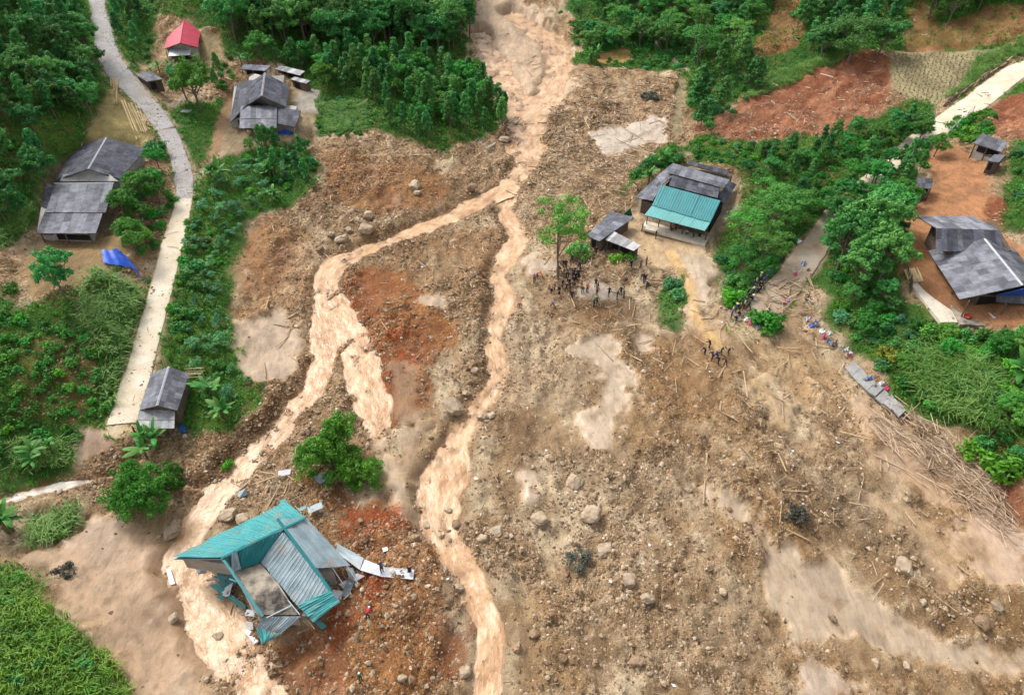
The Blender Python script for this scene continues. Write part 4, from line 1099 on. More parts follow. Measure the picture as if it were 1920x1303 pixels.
# --- house with the crimson metal roof
g = W(340, 116).z; g = Hz(*W(340, 116)[:2])
h1 = empty('red_roofed_house', u(340, 112, 0), 'small grey house with crimson metal gable roof at the forest edge', 'house'); clear(u(340, 85, 0), 7.5)
f, ze = gable_house(h1, g, u(345.7,35.3,4.6), u(338,81.3,4.6), u(318,46,2.9), u(308.9,92,2.9), u(378,46,2.9), u(370,89,2.9), 9, 1, 1, M_RED, M_WALL, .9, M_RED, True, 4)
slope(h1, u(318,90.5,2.7), u(358,89,2.7), u(356.4,104,2.0), u(316,106,2.0), 5, 1, M_WHITE, 4, ribs=True)
panel_on(h1, f[1], f[2], g + .1, g + 1.8, .2, .85, .03, M_DARK, 'doorway'); posts(h1, [u(317,116,0), u(337,116,0), u(356,115,0)], g - .5, g + 2.1, .12)
# --- little sheds
def shed(name, label, g, A, B, C, D, nu, nv, mat, wall=M_WOOD, open_front=True, hw=.1, wk=.86):
    c = (A + B + C + D) / 4; root = empty(name, (c.x, c.y, g), label, 'shed'); clear(c, 3.2)
    slope(root, A, B, C, D, nu, nv, mat)
    ft = inset([Vector((p.x, p.y, 0)) for p in (A, D, C, B)], wk); zt = min(A.z, B.z, C.z, D.z) - hw
    if open_front:
        bk = [ft[0], ft[0] + (ft[1] - ft[0]) * .45, ft[3] + (ft[2] - ft[3]) * .45, ft[3]]
        body(root, [(p.x, p.y) for p in bk], g - .6, zt, wall)
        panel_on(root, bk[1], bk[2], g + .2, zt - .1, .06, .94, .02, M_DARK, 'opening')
        posts(root, [ft[1], (ft[1] + ft[2]) / 2, ft[2]], g - .6, zt + .05)
        lo = [ft[1], ft[2]]; panel_on(root, lo[0], lo[1], g - .4, g + .55, .02, .98, -.02, wall, 'low_wall')
    else:
        body(root, [(p.x, p.y) for p in ft], g - .6, zt, wall)
        panel_on(root, ft[1], ft[2], g + .1, zt - .25, .15, .55, .02, M_DARK, 'doorway')
    return root
def gz(px, py): return W(px, py, Z).z
g = gz(478, 150); shed('animal_shed', 'open fronted shed with plain grey roof behind the stilt house', g, u(459,121,2.5), u(507.8,124,2.5), u(496.7,133.5,2.1), u(449,130,2.1), 6, 1, M_FIBRO, M_WALL)
g = gz(545, 158); shed('wood_shed', 'woodshed with patchy white roof behind the stilt house', g, u(525.7,123,2.5), u(572,134,2.5), u(561.7,142,2.1), u(514.7,130,2.1), 6, 1, M_FIBROP)
g = gz(562, 170); shed('log_shed', 'low log store with broken white roof beside the drying yard', g, u(552,144.6,2.2), u(582.4,151.5,2.2), u(574,157.7,1.8), u(545,149.4,1.8), 4, 1, M_FIBROP, open_front=False)
g = gz(282, 162); shed('rusty_shed', 'tiny shed with speckled grey roof beside the gravel road', g, u(253.6,139.7,2.2), u(284,135,2.3), u(305.8,149,2.0), u(275,153.5,1.9), 4, 2, M_FIBRO, open_front=False)
g = gz(1850, 300); shed('pig_shed', 'shed with corrugated grey roof and pale gap above clay yard', g, u(1841.6,251,2.6), u(1889.5,267.4,2.6), u(1877.5,285.4,2.1), u(1825,269,2.1), 6, 2, M_FIBRO, M_WALL)
g = gz(1868, 312); shed('small_pig_shed', 'smallest shed with single pitch roof beside the corrugated shed', g, u(1864,290,1.9), u(1885,291,1.9), u(1873,305,1.6), u(1852,302,1.6), 3, 1, M_FIBRO, open_front=False)
g = gz(1738, 372); shed('yard_shed', 'dark open shed at the leafy edge of the clay yard', g, u(1720,333,2.5), u(1750,335,2.5), u(1747,354,2.2), u(1722,353,2.2), 4, 2, M_FIBROD)
# --- hut beside the pale road
g = gz(300, 812); hut = empty('roadside_hut', u(295, 800, 0), 'small roadside hut with grey gable roof and pale striped porch roof', 'hut'); clear(u(305, 760, 0), 5)
R0, R1 = u(316.3,687.3,4.3), u(294.2,760.5,4.3)
f, ze = gable_house(hut, g, R0, R1, u(283.9,701,2.9), u(262.5,768.8,2.9), u(355,701,2.9), u(332,770,2.9), 7, 3, 3, M_FIBRO, M_WOOD, .86)
slope(hut, u(260.4,769,2.85), u(328,767,2.85), u(327.5,787,2.5), u(257.5,787,2.5), 5, 1, M_FIBROP); slope(hut, u(257.5,786,2.47), u(327.5,786,2.47), u(326.7,803,2.1), u(254.9,803,2.1), 6, 1, M_FIBROP)
posts(hut, [u(259,822,0), u(292,824,0), u(324,822,0)], g - .5, g + 2.15)
pf = empty('drying_rack', WG(368, 715), 'rickety bamboo drying rack behind the roadside hut', 'rack')
b = Vector(pf.location)
for dx, dy, hh in ((-.9, -.5, 1.9), (.9, -.5, 2.2), (-.9, .6, 2.4), (.9, .6, 1.8)): MB().bar(b + Vector((dx, dy, -.3)), b + Vector((dx, dy, hh)), .07).build('pole', M_WOODP, pf)
for hh, dy in ((1.1, -.5), (1.6, -.5), (1.2, .6), (1.7, .6), (1.4, 0)): MB().bar(b + Vector((-1.3, dy, hh)), b + Vector((1.3, dy + .1, hh + .1)), .06).build('rail', M_WOODP, pf)
for k in range(5):
    p = WG(312 + k * 2.2, 706); q = MB(); q.bar(p + Vector((0, 0, .1)), p + Vector((random.uniform(-.3, .3), .7, random.uniform(2.6, 4.2))), .10)
    tag(q.build('bamboo_pole', M_WOODP), 'pale split bamboo pole leaning on the back of the roadside hut', 'pole', 'poles leaning behind the roadside hut')
bt = empty('tarpaulin', WG(340, 806), 'crumpled blue and white plastic sheet lying right beside the hut porch', 'tarpaulin')
p = Vector(bt.location); crumple('sheet', bt, (p + Vector((-.6, .6, .3)), p + Vector((.5, .3, .3)), p + Vector((1.1, -.6, .1)), p + Vector((.2, -.5, .2))), M_BLUE, 7, .3, 4)
# --- teal roofed house
g = 3.6
h5 = empty('teal_roofed_house', u(1280, 420, 0), 'long house with bright teal metal roof joined to patched grey roofs', 'house'); clear(u(1290, 375, 0), 12); clear(u(1230, 380, 0), 5)
slope(h5, u(1240,347,5.2), u(1351.4,376.7,5.2), u(1332.7,416.8,3.5), u(1222.9,385,3.5), 12, 1, M_TEAL, 4, ribs=True)
slope(h5, u(1223.5,384.5,3.45), u(1333,416.3,3.45), u(1321.7,433.4,2.6), u(1208.4,403,2.6), 12, 1, M_TEALP, 4, ribs=True)
slope(h5, u(1261.5,306,6.0), u(1368,338,6.0), u(1357,353,5.3), u(1252,324,5.3), 10, 2, M_FIBRO)
slope(h5, u(1263,327,5.15), u(1350,351,5.15), u(1346,372,4.4), u(1254,348,4.4), 9, 2, M_FIBROD)
slope(h5, u(1364.5,339.4,4.9), u(1381,346,4.2), u(1358,383,3.1), u(1347,372,4.2), 2, 4, M_FIBROD)
slope(h5, u(1260,307,5.6), u(1266,328,5.1), u(1241,347,4.3), u(1231,332,4.0), 3, 3, M_FIBRO)
slope(h5, u(1231,333,3.9), u(1241,348,4.1), u(1224,377,3.0), u(1190,371,2.5), 4, 4, M_FIBRO)
slope(h5, u(1290.6,302,4.6), u(1366,320,4.6), u(1364.5,329,4.2), u(1290,309,4.2), 8, 1, M_FIBROD)
ft = [u(1246,372,0), u(1228,404,0), u(1330,436,0), u(1352,398,0)]
body(h5, [(p.x, p.y) for p in ft], g - .5, g + 3.1, M_DARK, 'wall')  # near-black block painted as the shaded space under the teal roof
bk = [u(1262,346,0), u(1246,378,0), u(1346,402,0), u(1366,360,0)]; body(h5, [(p.x, p.y) for p in bk], g - .5, g + 3.6, M_WOOD, 'wall')
lw = [u(1205,388,0), u(1200,398,0), u(1226,408,0), u(1232,392,0)]; body(h5, [(p.x, p.y) for p in lw], g - .5, g + 2.4, M_WOOD, 'wall')
posts(h5, [u(1212 + 22 * k, 421 + 6.2 * k, 0) for k in range(6)], g - .3, g + 2.62, .14)
MB().quad_prism([u(1210,414,.12), u(1205,428,.12), u(1322,460,.12), u(1330,444,.12)], .4).build('floor', M_CONCW, h5)
g = gz(1112, 465); shed('long_shed', 'long narrow shed with dark patched roof beside the flooded yard', g, u(1145,396,2.7), u(1189,408,2.7), u(1124,453,2.4), u(1100,443,2.4), 2, 7, M_FIBRO, open_front=False, wk=.8)
g = gz(1160, 484); shed('pale_roofed_shed', 'low shed with whitish striped roof in the flooded yard', g, u(1150.3,433.7,2.6), u(1202,460.7,2.6), u(1188,470.5,2.2), u(1134.4,449.6,2.2), 7, 1, M_FIBROP)
gt = empty('green_tarpaulin', WG(1178, 405), 'small dark green tarpaulin tent at the end of the long shed', 'tarpaulin')
g = gt.location.z; mb = MB(); mb.quad_prism([u(1182,390,2.2), u(1168,404,.4), u(1178,406,.2)], .05); mb.quad_prism([u(1182,390,2.2), u(1178,406,.2), u(1186,405,.2)], .05); mb.build('sheet', M_GREENT, gt)
# --- grey tiled house on the terrace
g = gz(1800, 590)
h6 = empty('terrace_house', u(1830, 580, 0), 'large grey roofed house on the terrace with blue gable and open porch', 'house'); clear(u(1840, 520, 0), 11); clear(u(1740, 540, 0), 5.5)
R0, R1 = u(1847,448,5.6), u(1918,535,5.6)
slope(h6, R0, R1, u(1800,562,2.6), u(1741,471,2.6), 9, 6, M_FIBRO, 6); slope(h6, R0, R1, u(1985,548,2.8), u(1905,468,2.8), 9, 4, M_FIBRO, 6); cap(h6, R0, R1, None, .4)
ft = [u(1778,500,0), u(1822,580,0), u(1960,590,0), u(1905,500,0)]
body(h6, [(p.x, p.y) for p in ft], g - .5, g + 2.5, M_WOOD, 'wall'); panel_on(h6, ft[0], ft[1], g + .2, g + 2.0, .3, .62, .03, M_DARK, 'doorway'); panel_on(h6, ft[1], ft[2], g + .1, g + 2.2, .02, .5, .03, M_DARK, 'doorway')
MB().quad_prism([R1 + Vector((0, -.3, -.35)), u(1868,553,3.2), u(1962,556,3.2)], .08).build('gable_panel', M_BLUE, h6)
slope(h6, u(1868,553,3.1), u(1962,556,3.1), u(1962,572,2.5), u(1868,566,2.5), 6, 1, M_FIBRO)
MB().quad_prism([u(1752,512,.14), u(1800,608,.14), u(1960,616,.14), u(1930,520,.14)], .5).build('porch_floor', M_SLAB, h6)
posts(h6, [u(1762,520,.1), u(1782,556,.1), u(1802,594,.1), u(1870,600,.1)], g - .2, g + 2.75, .14)
g = gz(1790, 480)
h6b = empty('barn', u(1800, 470, 0), 'low barn with grey ridge roof and plank side wall behind terrace house', 'barn'); clear(u(1810, 440, 0), 8)
slope(h6b, u(1756,428,4.6), u(1874,432,4.6), u(1882,470,2.9), u(1755,471,2.9), 12, 2, M_FIBROD, 6); slope(h6b, u(1756,428,4.6), u(1874,432,4.6), u(1827.7,407,2.9), u(1719.6,406,2.9), 12, 2, M_FIBRO, 6)
ft = [u(1735,452,0), u(1762,500,0), u(1880,500,0), u(1850,446,0)]; body(h6b, [(p.x, p.y) for p in ft], g - .5, g + 2.75, M_WOOD)
A_, B_ = Vector((ft[0].x, ft[0].y, 0)), Vector((ft[1].x, ft[1].y, 0)); nn = Vector((-1, -.25, 0)).normalized()
for k in range(6):
    z0 = g + .05 + k * .44; MB().quad_prism([A_ + nn * .05 + Vector((0, 0, z0)), B_ + nn * .05 + Vector((0, 0, z0)), B_ + nn * .05 + Vector((0, 0, z0 + .4)), A_ + nn * .05 + Vector((0, 0, z0 + .4))], .05).build('plank', M_WOOD, h6b)
# yard in front: slab, timber, basin, table
g = gz(1745, 560)
yd = MB(); yd.quad_prism([u(1722,508,.1), u(1706,530,.1), u(1764,604,.1), u(1806,604,.1), u(1752,512,.1)], .5); tag(yd.build('yard_slab', M_CONCW), kind='structure')
for k in range(9):
    a, b = u(1696 + k * 3.4, 506 - k * .6, .22 + (k % 2) * .1), u(1706 + k * 3.4, 530 - k * .3, .22 + (k % 2) * .1)
    tag(MB().bar(a, b, .26, .14).build('plank', M_WOODP), 'fresh yellow plank in the neat stack on the terrace yard', 'plank', 'neat plank stack on the terrace')
def lathe(name, prof, mat, n=12):
    V, F = [], []
    for r0, z0 in prof:
        for k in range(n): a = 6.2832 * k / n; V.append((r0 * math.cos(a), r0 * math.sin(a), z0))
    for i in range(len(prof) - 1):
        for k in range(n): j = (k + 1) % n; F.append((i * n + k, i * n + j, (i + 1) * n + j, (i + 1) * n + k))
    return mesh_from(name, V, F, (mat,), True)
o = add('basin', lathe('basin', [(.02, .05), (.3, .05), (.45, .4), (.5, .42), (.46, .36), (.3, .0), (.02, 0)], M_REDP), None, u(1812, 597, .16)); tag(o, 'round red plastic basin on the porch floor of terrace house', 'basin')
tb = empty('table', u(1868, 600, .15), 'pale table standing at the front of the terrace porch', 'table'); p = Vector(tb.location)
MB().box(p + Vector((0, 0, .78)), (2.2, 1.2, .06)).build('table_top', M_WHITE, tb)
for sx in (-1, 1):
    for sy in (-1, 1): MB().bar(p + Vector((sx * .95, sy * .5, -.05)), p + Vector((sx * .95, sy * .5, .76)), .08).build('leg', M_WOOD, tb)
# bamboo fence round the vegetable plot
fc = empty('bamboo_fence', WG(1694, 490), 'dark bamboo paling fence along the terrace vegetable plot', 'fence')
for k in range(34):
    t = k / 33; p = WG(1690 + 14 * t + 3 * math.sin(t * 9), 440 + 112 * t); MB().bar(p + Vector((0, 0, -.2)), p + Vector((random.uniform(-.08, .08), 0, random.uniform(1.1, 1.5))), .08).build('pale', M_WOOD, fc)
rf = empty('rail_fence', WG(1785, 245), 'pale bamboo rail fence where upper road meets the clay yard', 'fence')
pp = [WG(1768 + 11 * k, 262 - 10 * k) for k in range(6)]
for p in pp: MB().bar(p + Vector((0, 0, -.3)), p + Vector((0, 0, 1.4)), .10).build('post', M_FIBROP, rf)
for k in range(5):
    for hh in (.5, .95, 1.35): MB().bar(pp[k] + Vector((0, 0, hh)), pp[k + 1] + Vector((0, 0, hh)), .06).build('rail', M_FIBROP, rf)
# little table under the big tree, pallet of crates in the plantation
lt = empty('side_table', WG(351, 216), 'grey slatted side table under the big round tree', 'table'); p = Vector(lt.location)
for k in range(4): MB().box(p + Vector((0, -.45 + .3 * k, .8)), (2.0, .24, .05)).build('slat', M_FIBRO, lt)
for sx in (-1, 1):
    for sy in (-1, 1): MB().bar(p + Vector((sx * .85, sy * .4, -.1)), p + Vector((sx * .85, sy * .4, .77)), .1).build('leg', M_WOOD, lt)

# --- collapsed house
g = .2
h9 = empty('collapsed_house', u(500, 1100, 0), 'collapsed house with tilted teal and grey metal roof lying across the stream', 'house')
mt = lambda A, B, C, D, nu, mat, nv=1: slope(h9, A, B, C, D, nu, nv, mat, 4, .05, True, M_ZINC, warp=.13)
mt(u(414.6,1045,3.4), u(572,969.5,4.2), u(537,941,1.8), u(323.4,1045,1.0), 16, M_TEALW)
mt(u(520,973.4,4.25), u(575,970.8,4.0), u(655.5,1058,1.4), u(591.7,1064.5,2.4), 6, M_ZINC)
mt(u(530.5,998,4.1), u(619,1106,2.4), u(586.5,1166,.5), u(488.8,1051.5,1.7), 10, M_ZINC)
mt(u(619,1106,2.62), u(636,1128,2.2), u(587,1166,.75), u(560,1132,1.25), 4, M_TEALW)
mt(u(425,1041,3.3), u(530,995.5,4.15), u(488.8,1052.8,1.7), u(434,1072,1.6), 8, M_TEAL)
mt(u(434,1037,3.6), u(444,1033,3.65), u(452,1066,1.95), u(434,1072,1.85), 1, M_ZINC)
mt(u(492.7,1155.7,1.5), u(563,1155.7,1.4), u(527,1188,.4), u(480,1176,.5), 6, M_ZINC)
mt(u(480,1176,.55), u(527,1188,.45), u(506,1200,.1), u(491,1206,.1), 4, M_TEALW)
cap(h9, u(520,972,4.32), u(619,1106,2.5), M_TEAL, .3); cap(h9, u(414.6,1045,3.45), u(572,969.5,4.25), M_TEALW, .35)
MB().bar(u(417,1047,3.2), u(493,1156,1.6), .26, .3).build('beam', M_TEAL, h9)
MB().quad_prism([u(443,1072,1.45), u(492.7,1152,1.4), u(560,1152,1.3), u(489,1055,1.5)], .3).build('floor_slab', M_SLAB, h9)
bw = [u(345,1052,0), u(428,1066,0), u(448,1040,0), u(400,1020,0)]; body(h9, [(p.x, p.y) for p in bw], g - 1.2, g + .8, M_WALL, 'wall')
w2 = [u(440,1078,0), u(488,1160,0), u(560,1160,0), u(500,1060,0)]; body(h9, [(p.x, p.y) for p in w2], g - 1.2, g + 1.1, M_WALL, 'wall')
w3 = [u(500,1000,0), u(560,1090,0), u(630,1085,0), u(570,985,0)]; body(h9, [(p.x, p.y) for p in w3], g - 1.0, g + 1.2, M_WALL, 'wall')
for (a, b, h) in ((594,1066,2.2), (622,1062,1.8), (650,1060,1.5)):
    MB().bar(u(a + 22, b + 34, -.1), u(a, b, h), .09).build('post', M_WHITE, h9)
for (a, b, h0, c, d, h1_) in ((500,1158,1.5,548,1134,1.5), (540,1125,1.6,562,1152,1.4), (455,1105,1.2,478,1150,.4), (430,1085,1.6,470,1100,1.0)): MB().bar(u(a, b, h0), u(c, d, h1_), .10).build('beam', M_ZINC, h9)
def sheet_thing(name, label, cat, pts, mat, th=.07, group=None):
    mb = MB(); mb.quad_prism(pts, th); return tag(mb.build(name, mat), label, cat, group)
gw = lambda x, y, h: (lambda p: p + Vector((0, 0, h)))(WG(x, y))
for k, (q, lab, m_) in enumerate([
 (((636,1028,.9),(684,1054,.8),(676,1073,.5),(632,1042,.7)), 'bluish white wall panel nearest the fallen grey roof', M_ZINC),
 (((683,1054,.55),(717,1067,.5),(714,1084,.35),(676,1073,.4)), 'white sandwich panel in the middle of the fallen row', M_WHITE),
 (((717,1067,.5),(777,1071,.35),(775,1089,.3),(714,1084,.35)), 'longest white panel lying at the end of the row', M_WHITE),
 (((636,1097,.25),(650,1091,.35),(661,1097,.3),(648,1108,.2)), 'torn white board lying on red soil below the row', M_WHITE),
 (((654,1084,.3),(672,1079,.4),(685,1083,.35),(668,1092,.2)), 'small white board lying just under the panel row', M_WHITE),
 (((624,1108,.3),(645,1112,.3),(640,1124,.2),(632,1128,.2)), 'white scrap pile at the corner of the collapsed house', M_WHITE),
 (((313,1070,.3),(322,1069,.3),(330,1096,.2),(321,1099,.2)), 'white tank lid lying at the edge of the mud flat', M_WHITE),
 (((717,1030,.25),(726,1028,.25),(728,1034,.2),(719,1037,.2)), 'small white square board alone on red soil', M_WHITE),
 (((397,1106,.9),(412,1103,1.0),(464,1140,.6),(462,1148,.3)), 'long teal wall sheet slipped below the roof edge', M_TEALW),
 (((410,1078,1.0),(452,1068,1.4),(446,1100,.6),(420,1108,.5)), 'buckled dark teal sheet under the broken eave', M_TEAL),
 (((370,1068,.8),(390,1064,.9),(388,1078,.4),(374,1080,.3)), 'pale bent sheet sticking out of the stream', M_ZINC),
 (((400,1086,.6),(424,1084,.7),(420,1092,.4),(404,1094,.3)), 'narrow zinc strip under the wrecked wing', M_ZINC),
 (((458,1184,.3),(470,1182,.4),(486,1204,.2),(478,1208,.1)), 'curled white sheet at the lowest corner of wreck', M_WHITE),
 (((465,1172,.8),(478,1174,.8),(477,1182,.3),(466,1182,.3)), 'small white cabinet face at the lowest corner', M_WHITE),
 (((524,888,.5),(548,884,.5),(545,892,.3),(522,896,.2)), 'white sheet wedged upstream of the bright tree', M_WHITE),
 (((588,900,.7),(612,893,.8),(632,898,.4),(600,910,.2)), 'twisted metal grille below the flood surrounded tree', M_ZINC),
 (((448,928,.5),(464,922,.6),(466,930,.3),(450,936,.2)), 'bluish sheet caught on rocks upstream of the wreck', M_ZINC)]):
    sheet_thing('fallen_panel', lab, 'panel', [gw(a, b, h) for a, b, h in q], m_, .08)
# --- broken concrete gutter slabs along the lower road edge
for k in range(7):
    t0, t1 = k / 7, (k + .97) / 7
    px = lambda t: (1598 + 100 * t, 680 + 92 * t)
    a, b = px(t0), px(t1); dy = random.uniform(-.12, .12)
    p0, p1 = WG(a[0], a[1]), WG(b[0], b[1]); q0, q1 = WG(a[0] - 18, a[1] + 20), WG(b[0] - 18, b[1] + 20)
    zt = max(p0.z, p1.z, q0.z, q1.z) + .25 + dy
    up = Vector((0, 0, 1))
    sheet_thing('concrete_slab', 'broken concrete slab in the tilted row below the overgrown bank', 'slab', [Vector((v.x, v.y, zt - dz)) for v, dz in ((p0, 0), (q0, .35), (q1, .35), (p1, 0))], M_GUTTER, .3, 'tilted slab row below the bank')
# --- blue tarpaulin on the roadside bank
bt = empty('tarpaulin', WG(235, 510), 'long bright blue tarpaulin draped over the grassy bank beside road', 'tarpaulin'); clear(WG(232, 508), 3.0)
crumple('sheet', bt, (gw(192, 474, .5), gw(222, 474, .6), gw(250, 508, .7), gw(198, 500, .5)), M_BLUE, 10, .16, 6); crumple('sheet', bt, (gw(222, 474, .6), gw(240, 486, .7), gw(278, 538, .35), gw(250, 508, .7)), M_BLUE, 10, .16, 8)

# ================================================================ BOULDERS, TIMBER, PEOPLE
def ico(sub, r, amp, squash):
    import bmesh
    bm = bmesh.new(); bmesh.ops.create_icosphere(bm, subdivisions=sub, radius=1.0)
    V = np.array([v.co[:] for v in bm.verts]); F = np.array([[v.index for v in f.verts] for f in bm.faces]); bm.free()
    for _ in range(9):                        # chop flat facets, as broken rock has
        n = unit(r.normal(0, 1, 3)); d = r.uniform(.55, .9); s = V @ n - d
        V = V - np.where(s > 0, s, 0)[:, None] * n
    V = V * (1 + amp * r.normal(0, .06, (len(V), 1))) * np.array(squash)
    return V, F
rr = np.random.default_rng(21)
BOULD = [mesh_from('boulder', *ico(3, rr, 1.0, (1, rr.uniform(.65, .95), rr.uniform(.5, .8))), (M_ROCK if k % 3 else M_ROCKD,), False) for k in range(10)]
def boulder(x, y, size, label, group=None, sink=.25, kind=None):
    o = add('boulder', random.choice(BOULD) if kind is None else BOULD[kind])
    o.scale = (size / 2,) * 3; o.location = (x, y, Hz(x, y) + size * (.3 - sink)); o.rotation_euler = (random.uniform(-.3, .3), random.uniform(-.3, .3), random.uniform(0, 6.28))
    return tag(o, label, 'boulder', group)
BIG = [(685,434,34,'large pale boulder on the left bank where the stream bends'),(656,434,20,'smaller pale boulder touching the stream bend'),(690,408,26,'boulder half buried above the stream bend'),(640,452,32,'flat pale rock at the stream bend edge'),
 (1695,1068,46,'big pale angular boulder alone in the right debris field'),(1132,1036,40,'smooth cream boulder in the lower middle rubble'),(1178,1088,36,'rounded cream boulder below the dark twiggy bush'),(1194,1242,36,'mossy grey boulder near the bottom edge'),(871,1262,30,'pale egg shaped boulder beside the right stream'),
 (1076,908,42,'wide grey boulder with a smaller stone on top'),(1106,968,48,'dark angular boulder in the lower rubble'),(852,768,48,'brown boulder cluster on the left of right stream'),(873,740,20,'upright grey block at the stream narrows'),(904,786,28,'grey boulder on the right bank at the narrows'),(921,781,20,'small boulder touching the narrows boulder'),
 (884,354,22,'round boulder where the two streams part'),(778,352,30,'pale slab on the slumped bank'),(782,364,18,'pale stone just under the slumped bank slab'),(322,1002,40,'tilted pale slab at the mud flat edge of stream'),(330,985,26,'rock beside the tilted slab at the stream edge'),(430,968,40,'pale block upstream of the collapsed house'),(455,975,34,'pale flat block against the teal roof edge'),
 (325,1162,26,'brown block alone on the mud flat'),(395,1182,30,'stone at the water edge below the mud flat'),(410,1195,24,'second stone at the water edge below the mud flat'),(755,1272,20,'tan stone near the bottom edge on red soil'),(700,1072,14,'small stone beyond the white panels'),
 (1010,975,38,'flat pale slab in a puddle of the lower rubble'),(930,1000,34,'long flat pale stone right of the stream'),(1290,920,18,'pale stone on the edge of the tan flow'),(1355,1110,20,'grey stone by the yellow mud streak'),(1215,1125,30,'dark boulder among the lower right rubble'),(1055,1235,22,'block at the bottom among grass'),(1000,1190,26,'leaning block in the lower rubble'),(970,1215,24,'dark block by the stream near the bottom'),
 (1870,1140,30,'dark boulder at the right edge'),(1840,1170,34,'brown boulder at the lower right edge'),(1730,1130,18,'small pale boulder below the big pale one'),(1700,1250,20,'pale block in the lower right mud'),(1640,1240,16,'pale stone in the lower right mud'),(1560,1160,22,'brown stone beside the tan flow'),(905,1010,22,'grey rocks edging the right stream'),(800,985,28,'brown rock on the left bank of right stream'),(780,1010,22,'rock beside the brown bank rock'),
 (880,1125,20,'stone on the right stream lip'),(860,1105,24,'dark stone in the right stream'),(840,960,20,'stone standing in the right stream'),(856,985,26,'stone cluster in the right stream'),(620,445,24,'grey rock on the bank above the bend'),(600,470,20,'grey rock by the fork left bank'),(945,265,26,'pale rock on the stream bank below the plantation')]
for px, py, s, lab in BIG:
    p = WG(px, py); boulder(p.x, p.y, s * mpp(p) * .95, lab, None, .12, 1 if 'pale' in lab or 'cream' in lab else None)
def zone(polys, soft=2.0, warp=2.0):
    m = np.zeros(GX.shape, np.float32)
    for p, k in polys: m = np.maximum(m, k * pmask(p, soft, warp, 5.0, 300))
    return m
right_f = right
ROCKY = zone([([(900,860),(1100,840),(1320,880),(1420,1000),(1440,1120),(1500,1303),(940,1303),(910,1100)],.75), ([(540,720),(740,700),(760,800),(600,820),(480,860),(470,800)],.8), ([(600,390),(720,395),(720,460),(600,470),(520,460)],.9), ([(700,650),(900,600),(900,800),(800,860),(730,780)],.5), ([(400,880),(560,860),(620,900),(470,1000),(380,960)],.8), ([(330,1150),(430,1160),(470,1303),(420,1303),(370,1200)],.9), ([(1200,830),(1400,850),(1350,960),(1200,930)],.35), ([(20,900),(240,880),(240,930),(30,960)],.8), ([(1500,1080),(1960,1080),(1960,1320),(1500,1320)],.25), ([(570,250),(900,280),(860,400),(640,400)],.2), ([(620,480),(900,450),(900,620),(700,600)],.25),([(520,900),(860,940),(900,1303),(500,1303)],.30)])
edge = np.exp(-np.maximum(Dst, 0) / 2.2) * (Dst > .1)
edge = np.maximum(edge, .35 * smooth(-2.5, -.2, Dst) * (Dst <= .1) * smooth(-.1, .5, n4))
rockw = np.clip(deb * (1 - .6 * calm) * (.035 + ROCKY * .8 * smooth(-.6, .5, n4) + .9 * edge * smooth(-.5, .4, n4)), 0, 1) * (1 - .7 * flat)
# medium boulders, each one a thing
q = sow(26000, 51, rockw * .25, (-70, 80, 26, 150)); np.random.default_rng(3).shuffle(q)
lab_zone = [((900,840,1500,1400), 'tan stone in the rubble field right of the lower stream', 'stones right of the lower stream'), ((420,640,780,860), 'grey stone on the braided gravel between stream arms', 'stones between the stream arms'), ((300,860,560,1400), 'stone along the stream beside the collapsed house', 'stones beside the collapsed house stream'), ((560,860,900,1400), 'stone in the red brown mound between the streams', 'stones on the lower red mound'), ((500,250,960,640), 'stone on the slumped bank and mound of the upper fork', 'stones around the upper fork'), ((1500,800,1960,1400), 'stone in the mud of the lower right debris', 'stones in lower right debris')]
def pix(x, y, z):
    c, s = math.cos(PITCH), math.sin(PITCH); d = y * c + (CAMZ - z) * s
    return PCX + FPX * x / d, PCY - FPX * (y * s - (CAMZ - z) * c) / d
nb = 0
for x, y, z in q:
    u_, v_ = pix(x, y, z)
    for (a, b, c_, d_), lab, grp in lab_zone:
        if a <= u_ < c_ and b <= v_ < d_: break
    else: lab, grp = 'stone scattered over the wide debris field', 'stones scattered over the debris field'
    boulder(x, y, min(1.4, .32 + np.random.default_rng(int(abs(x) * 997 + y * 13)).exponential(.17)), lab, grp, .1); nb += 1
    if nb >= 245: break
# the stones nobody would count
def stones(P, size, r, mats):
    B = [ico(1, np.random.default_rng(900 + k), .8, (1, .8, .6)) for k in range(6)]
    VV, FF, MI, off = [], [], [], 0
    for k, (v, f) in enumerate(B):
        pk, sk = P[k::6], size[k::6]
        if not len(pk): continue
        a = r.uniform(0, 6.283, len(pk)); ca, sa = np.cos(a)[:, None], np.sin(a)[:, None]
        X = v[:, 0][None] * ca - v[:, 1][None] * sa; Y = v[:, 0][None] * sa + v[:, 1][None] * ca
        st = r.uniform(.7, 1.3, (len(pk), 1))
        V = np.stack([X * sk[:, None] * st + pk[:, 0:1], Y * sk[:, None] / st + pk[:, 1:2], v[:, 2][None] * sk[:, None] + pk[:, 2:3] + .2 * sk[:, None]], 2).reshape(-1, 3)
        n = len(v); F = (f[None] + (np.arange(len(pk)) * n)[:, None, None]).reshape(-1, 3) + off
        VV.append(V); FF.append(F); off += len(V); MI.append(np.repeat((r.uniform(0, 1, len(pk)) < .45).astype(int), len(f)))
    return mesh_from('rubble', np.concatenate(VV), np.concatenate(FF), mats, False, np.concatenate(MI))
def tone_mat(name, stops, rough=.9):
    """tone that changes from piece to piece of a joined heap"""
    m, nt, out = nmat(name); L = nt.links.new
    g_ = N(nt, 'ShaderNodeNewGeometry'); b = N(nt, 'ShaderNodeBsdfPrincipled'); b.inputs['Roughness'].default_value = rough; b.inputs['Specular IOR Level'].default_value = .2
    r_ = ramp(nt, g_.outputs['Random Per Island'], stops); L(r_.outputs[0], b.inputs['Base Color']); L(b.outputs[0], out.inputs[0])
    return m
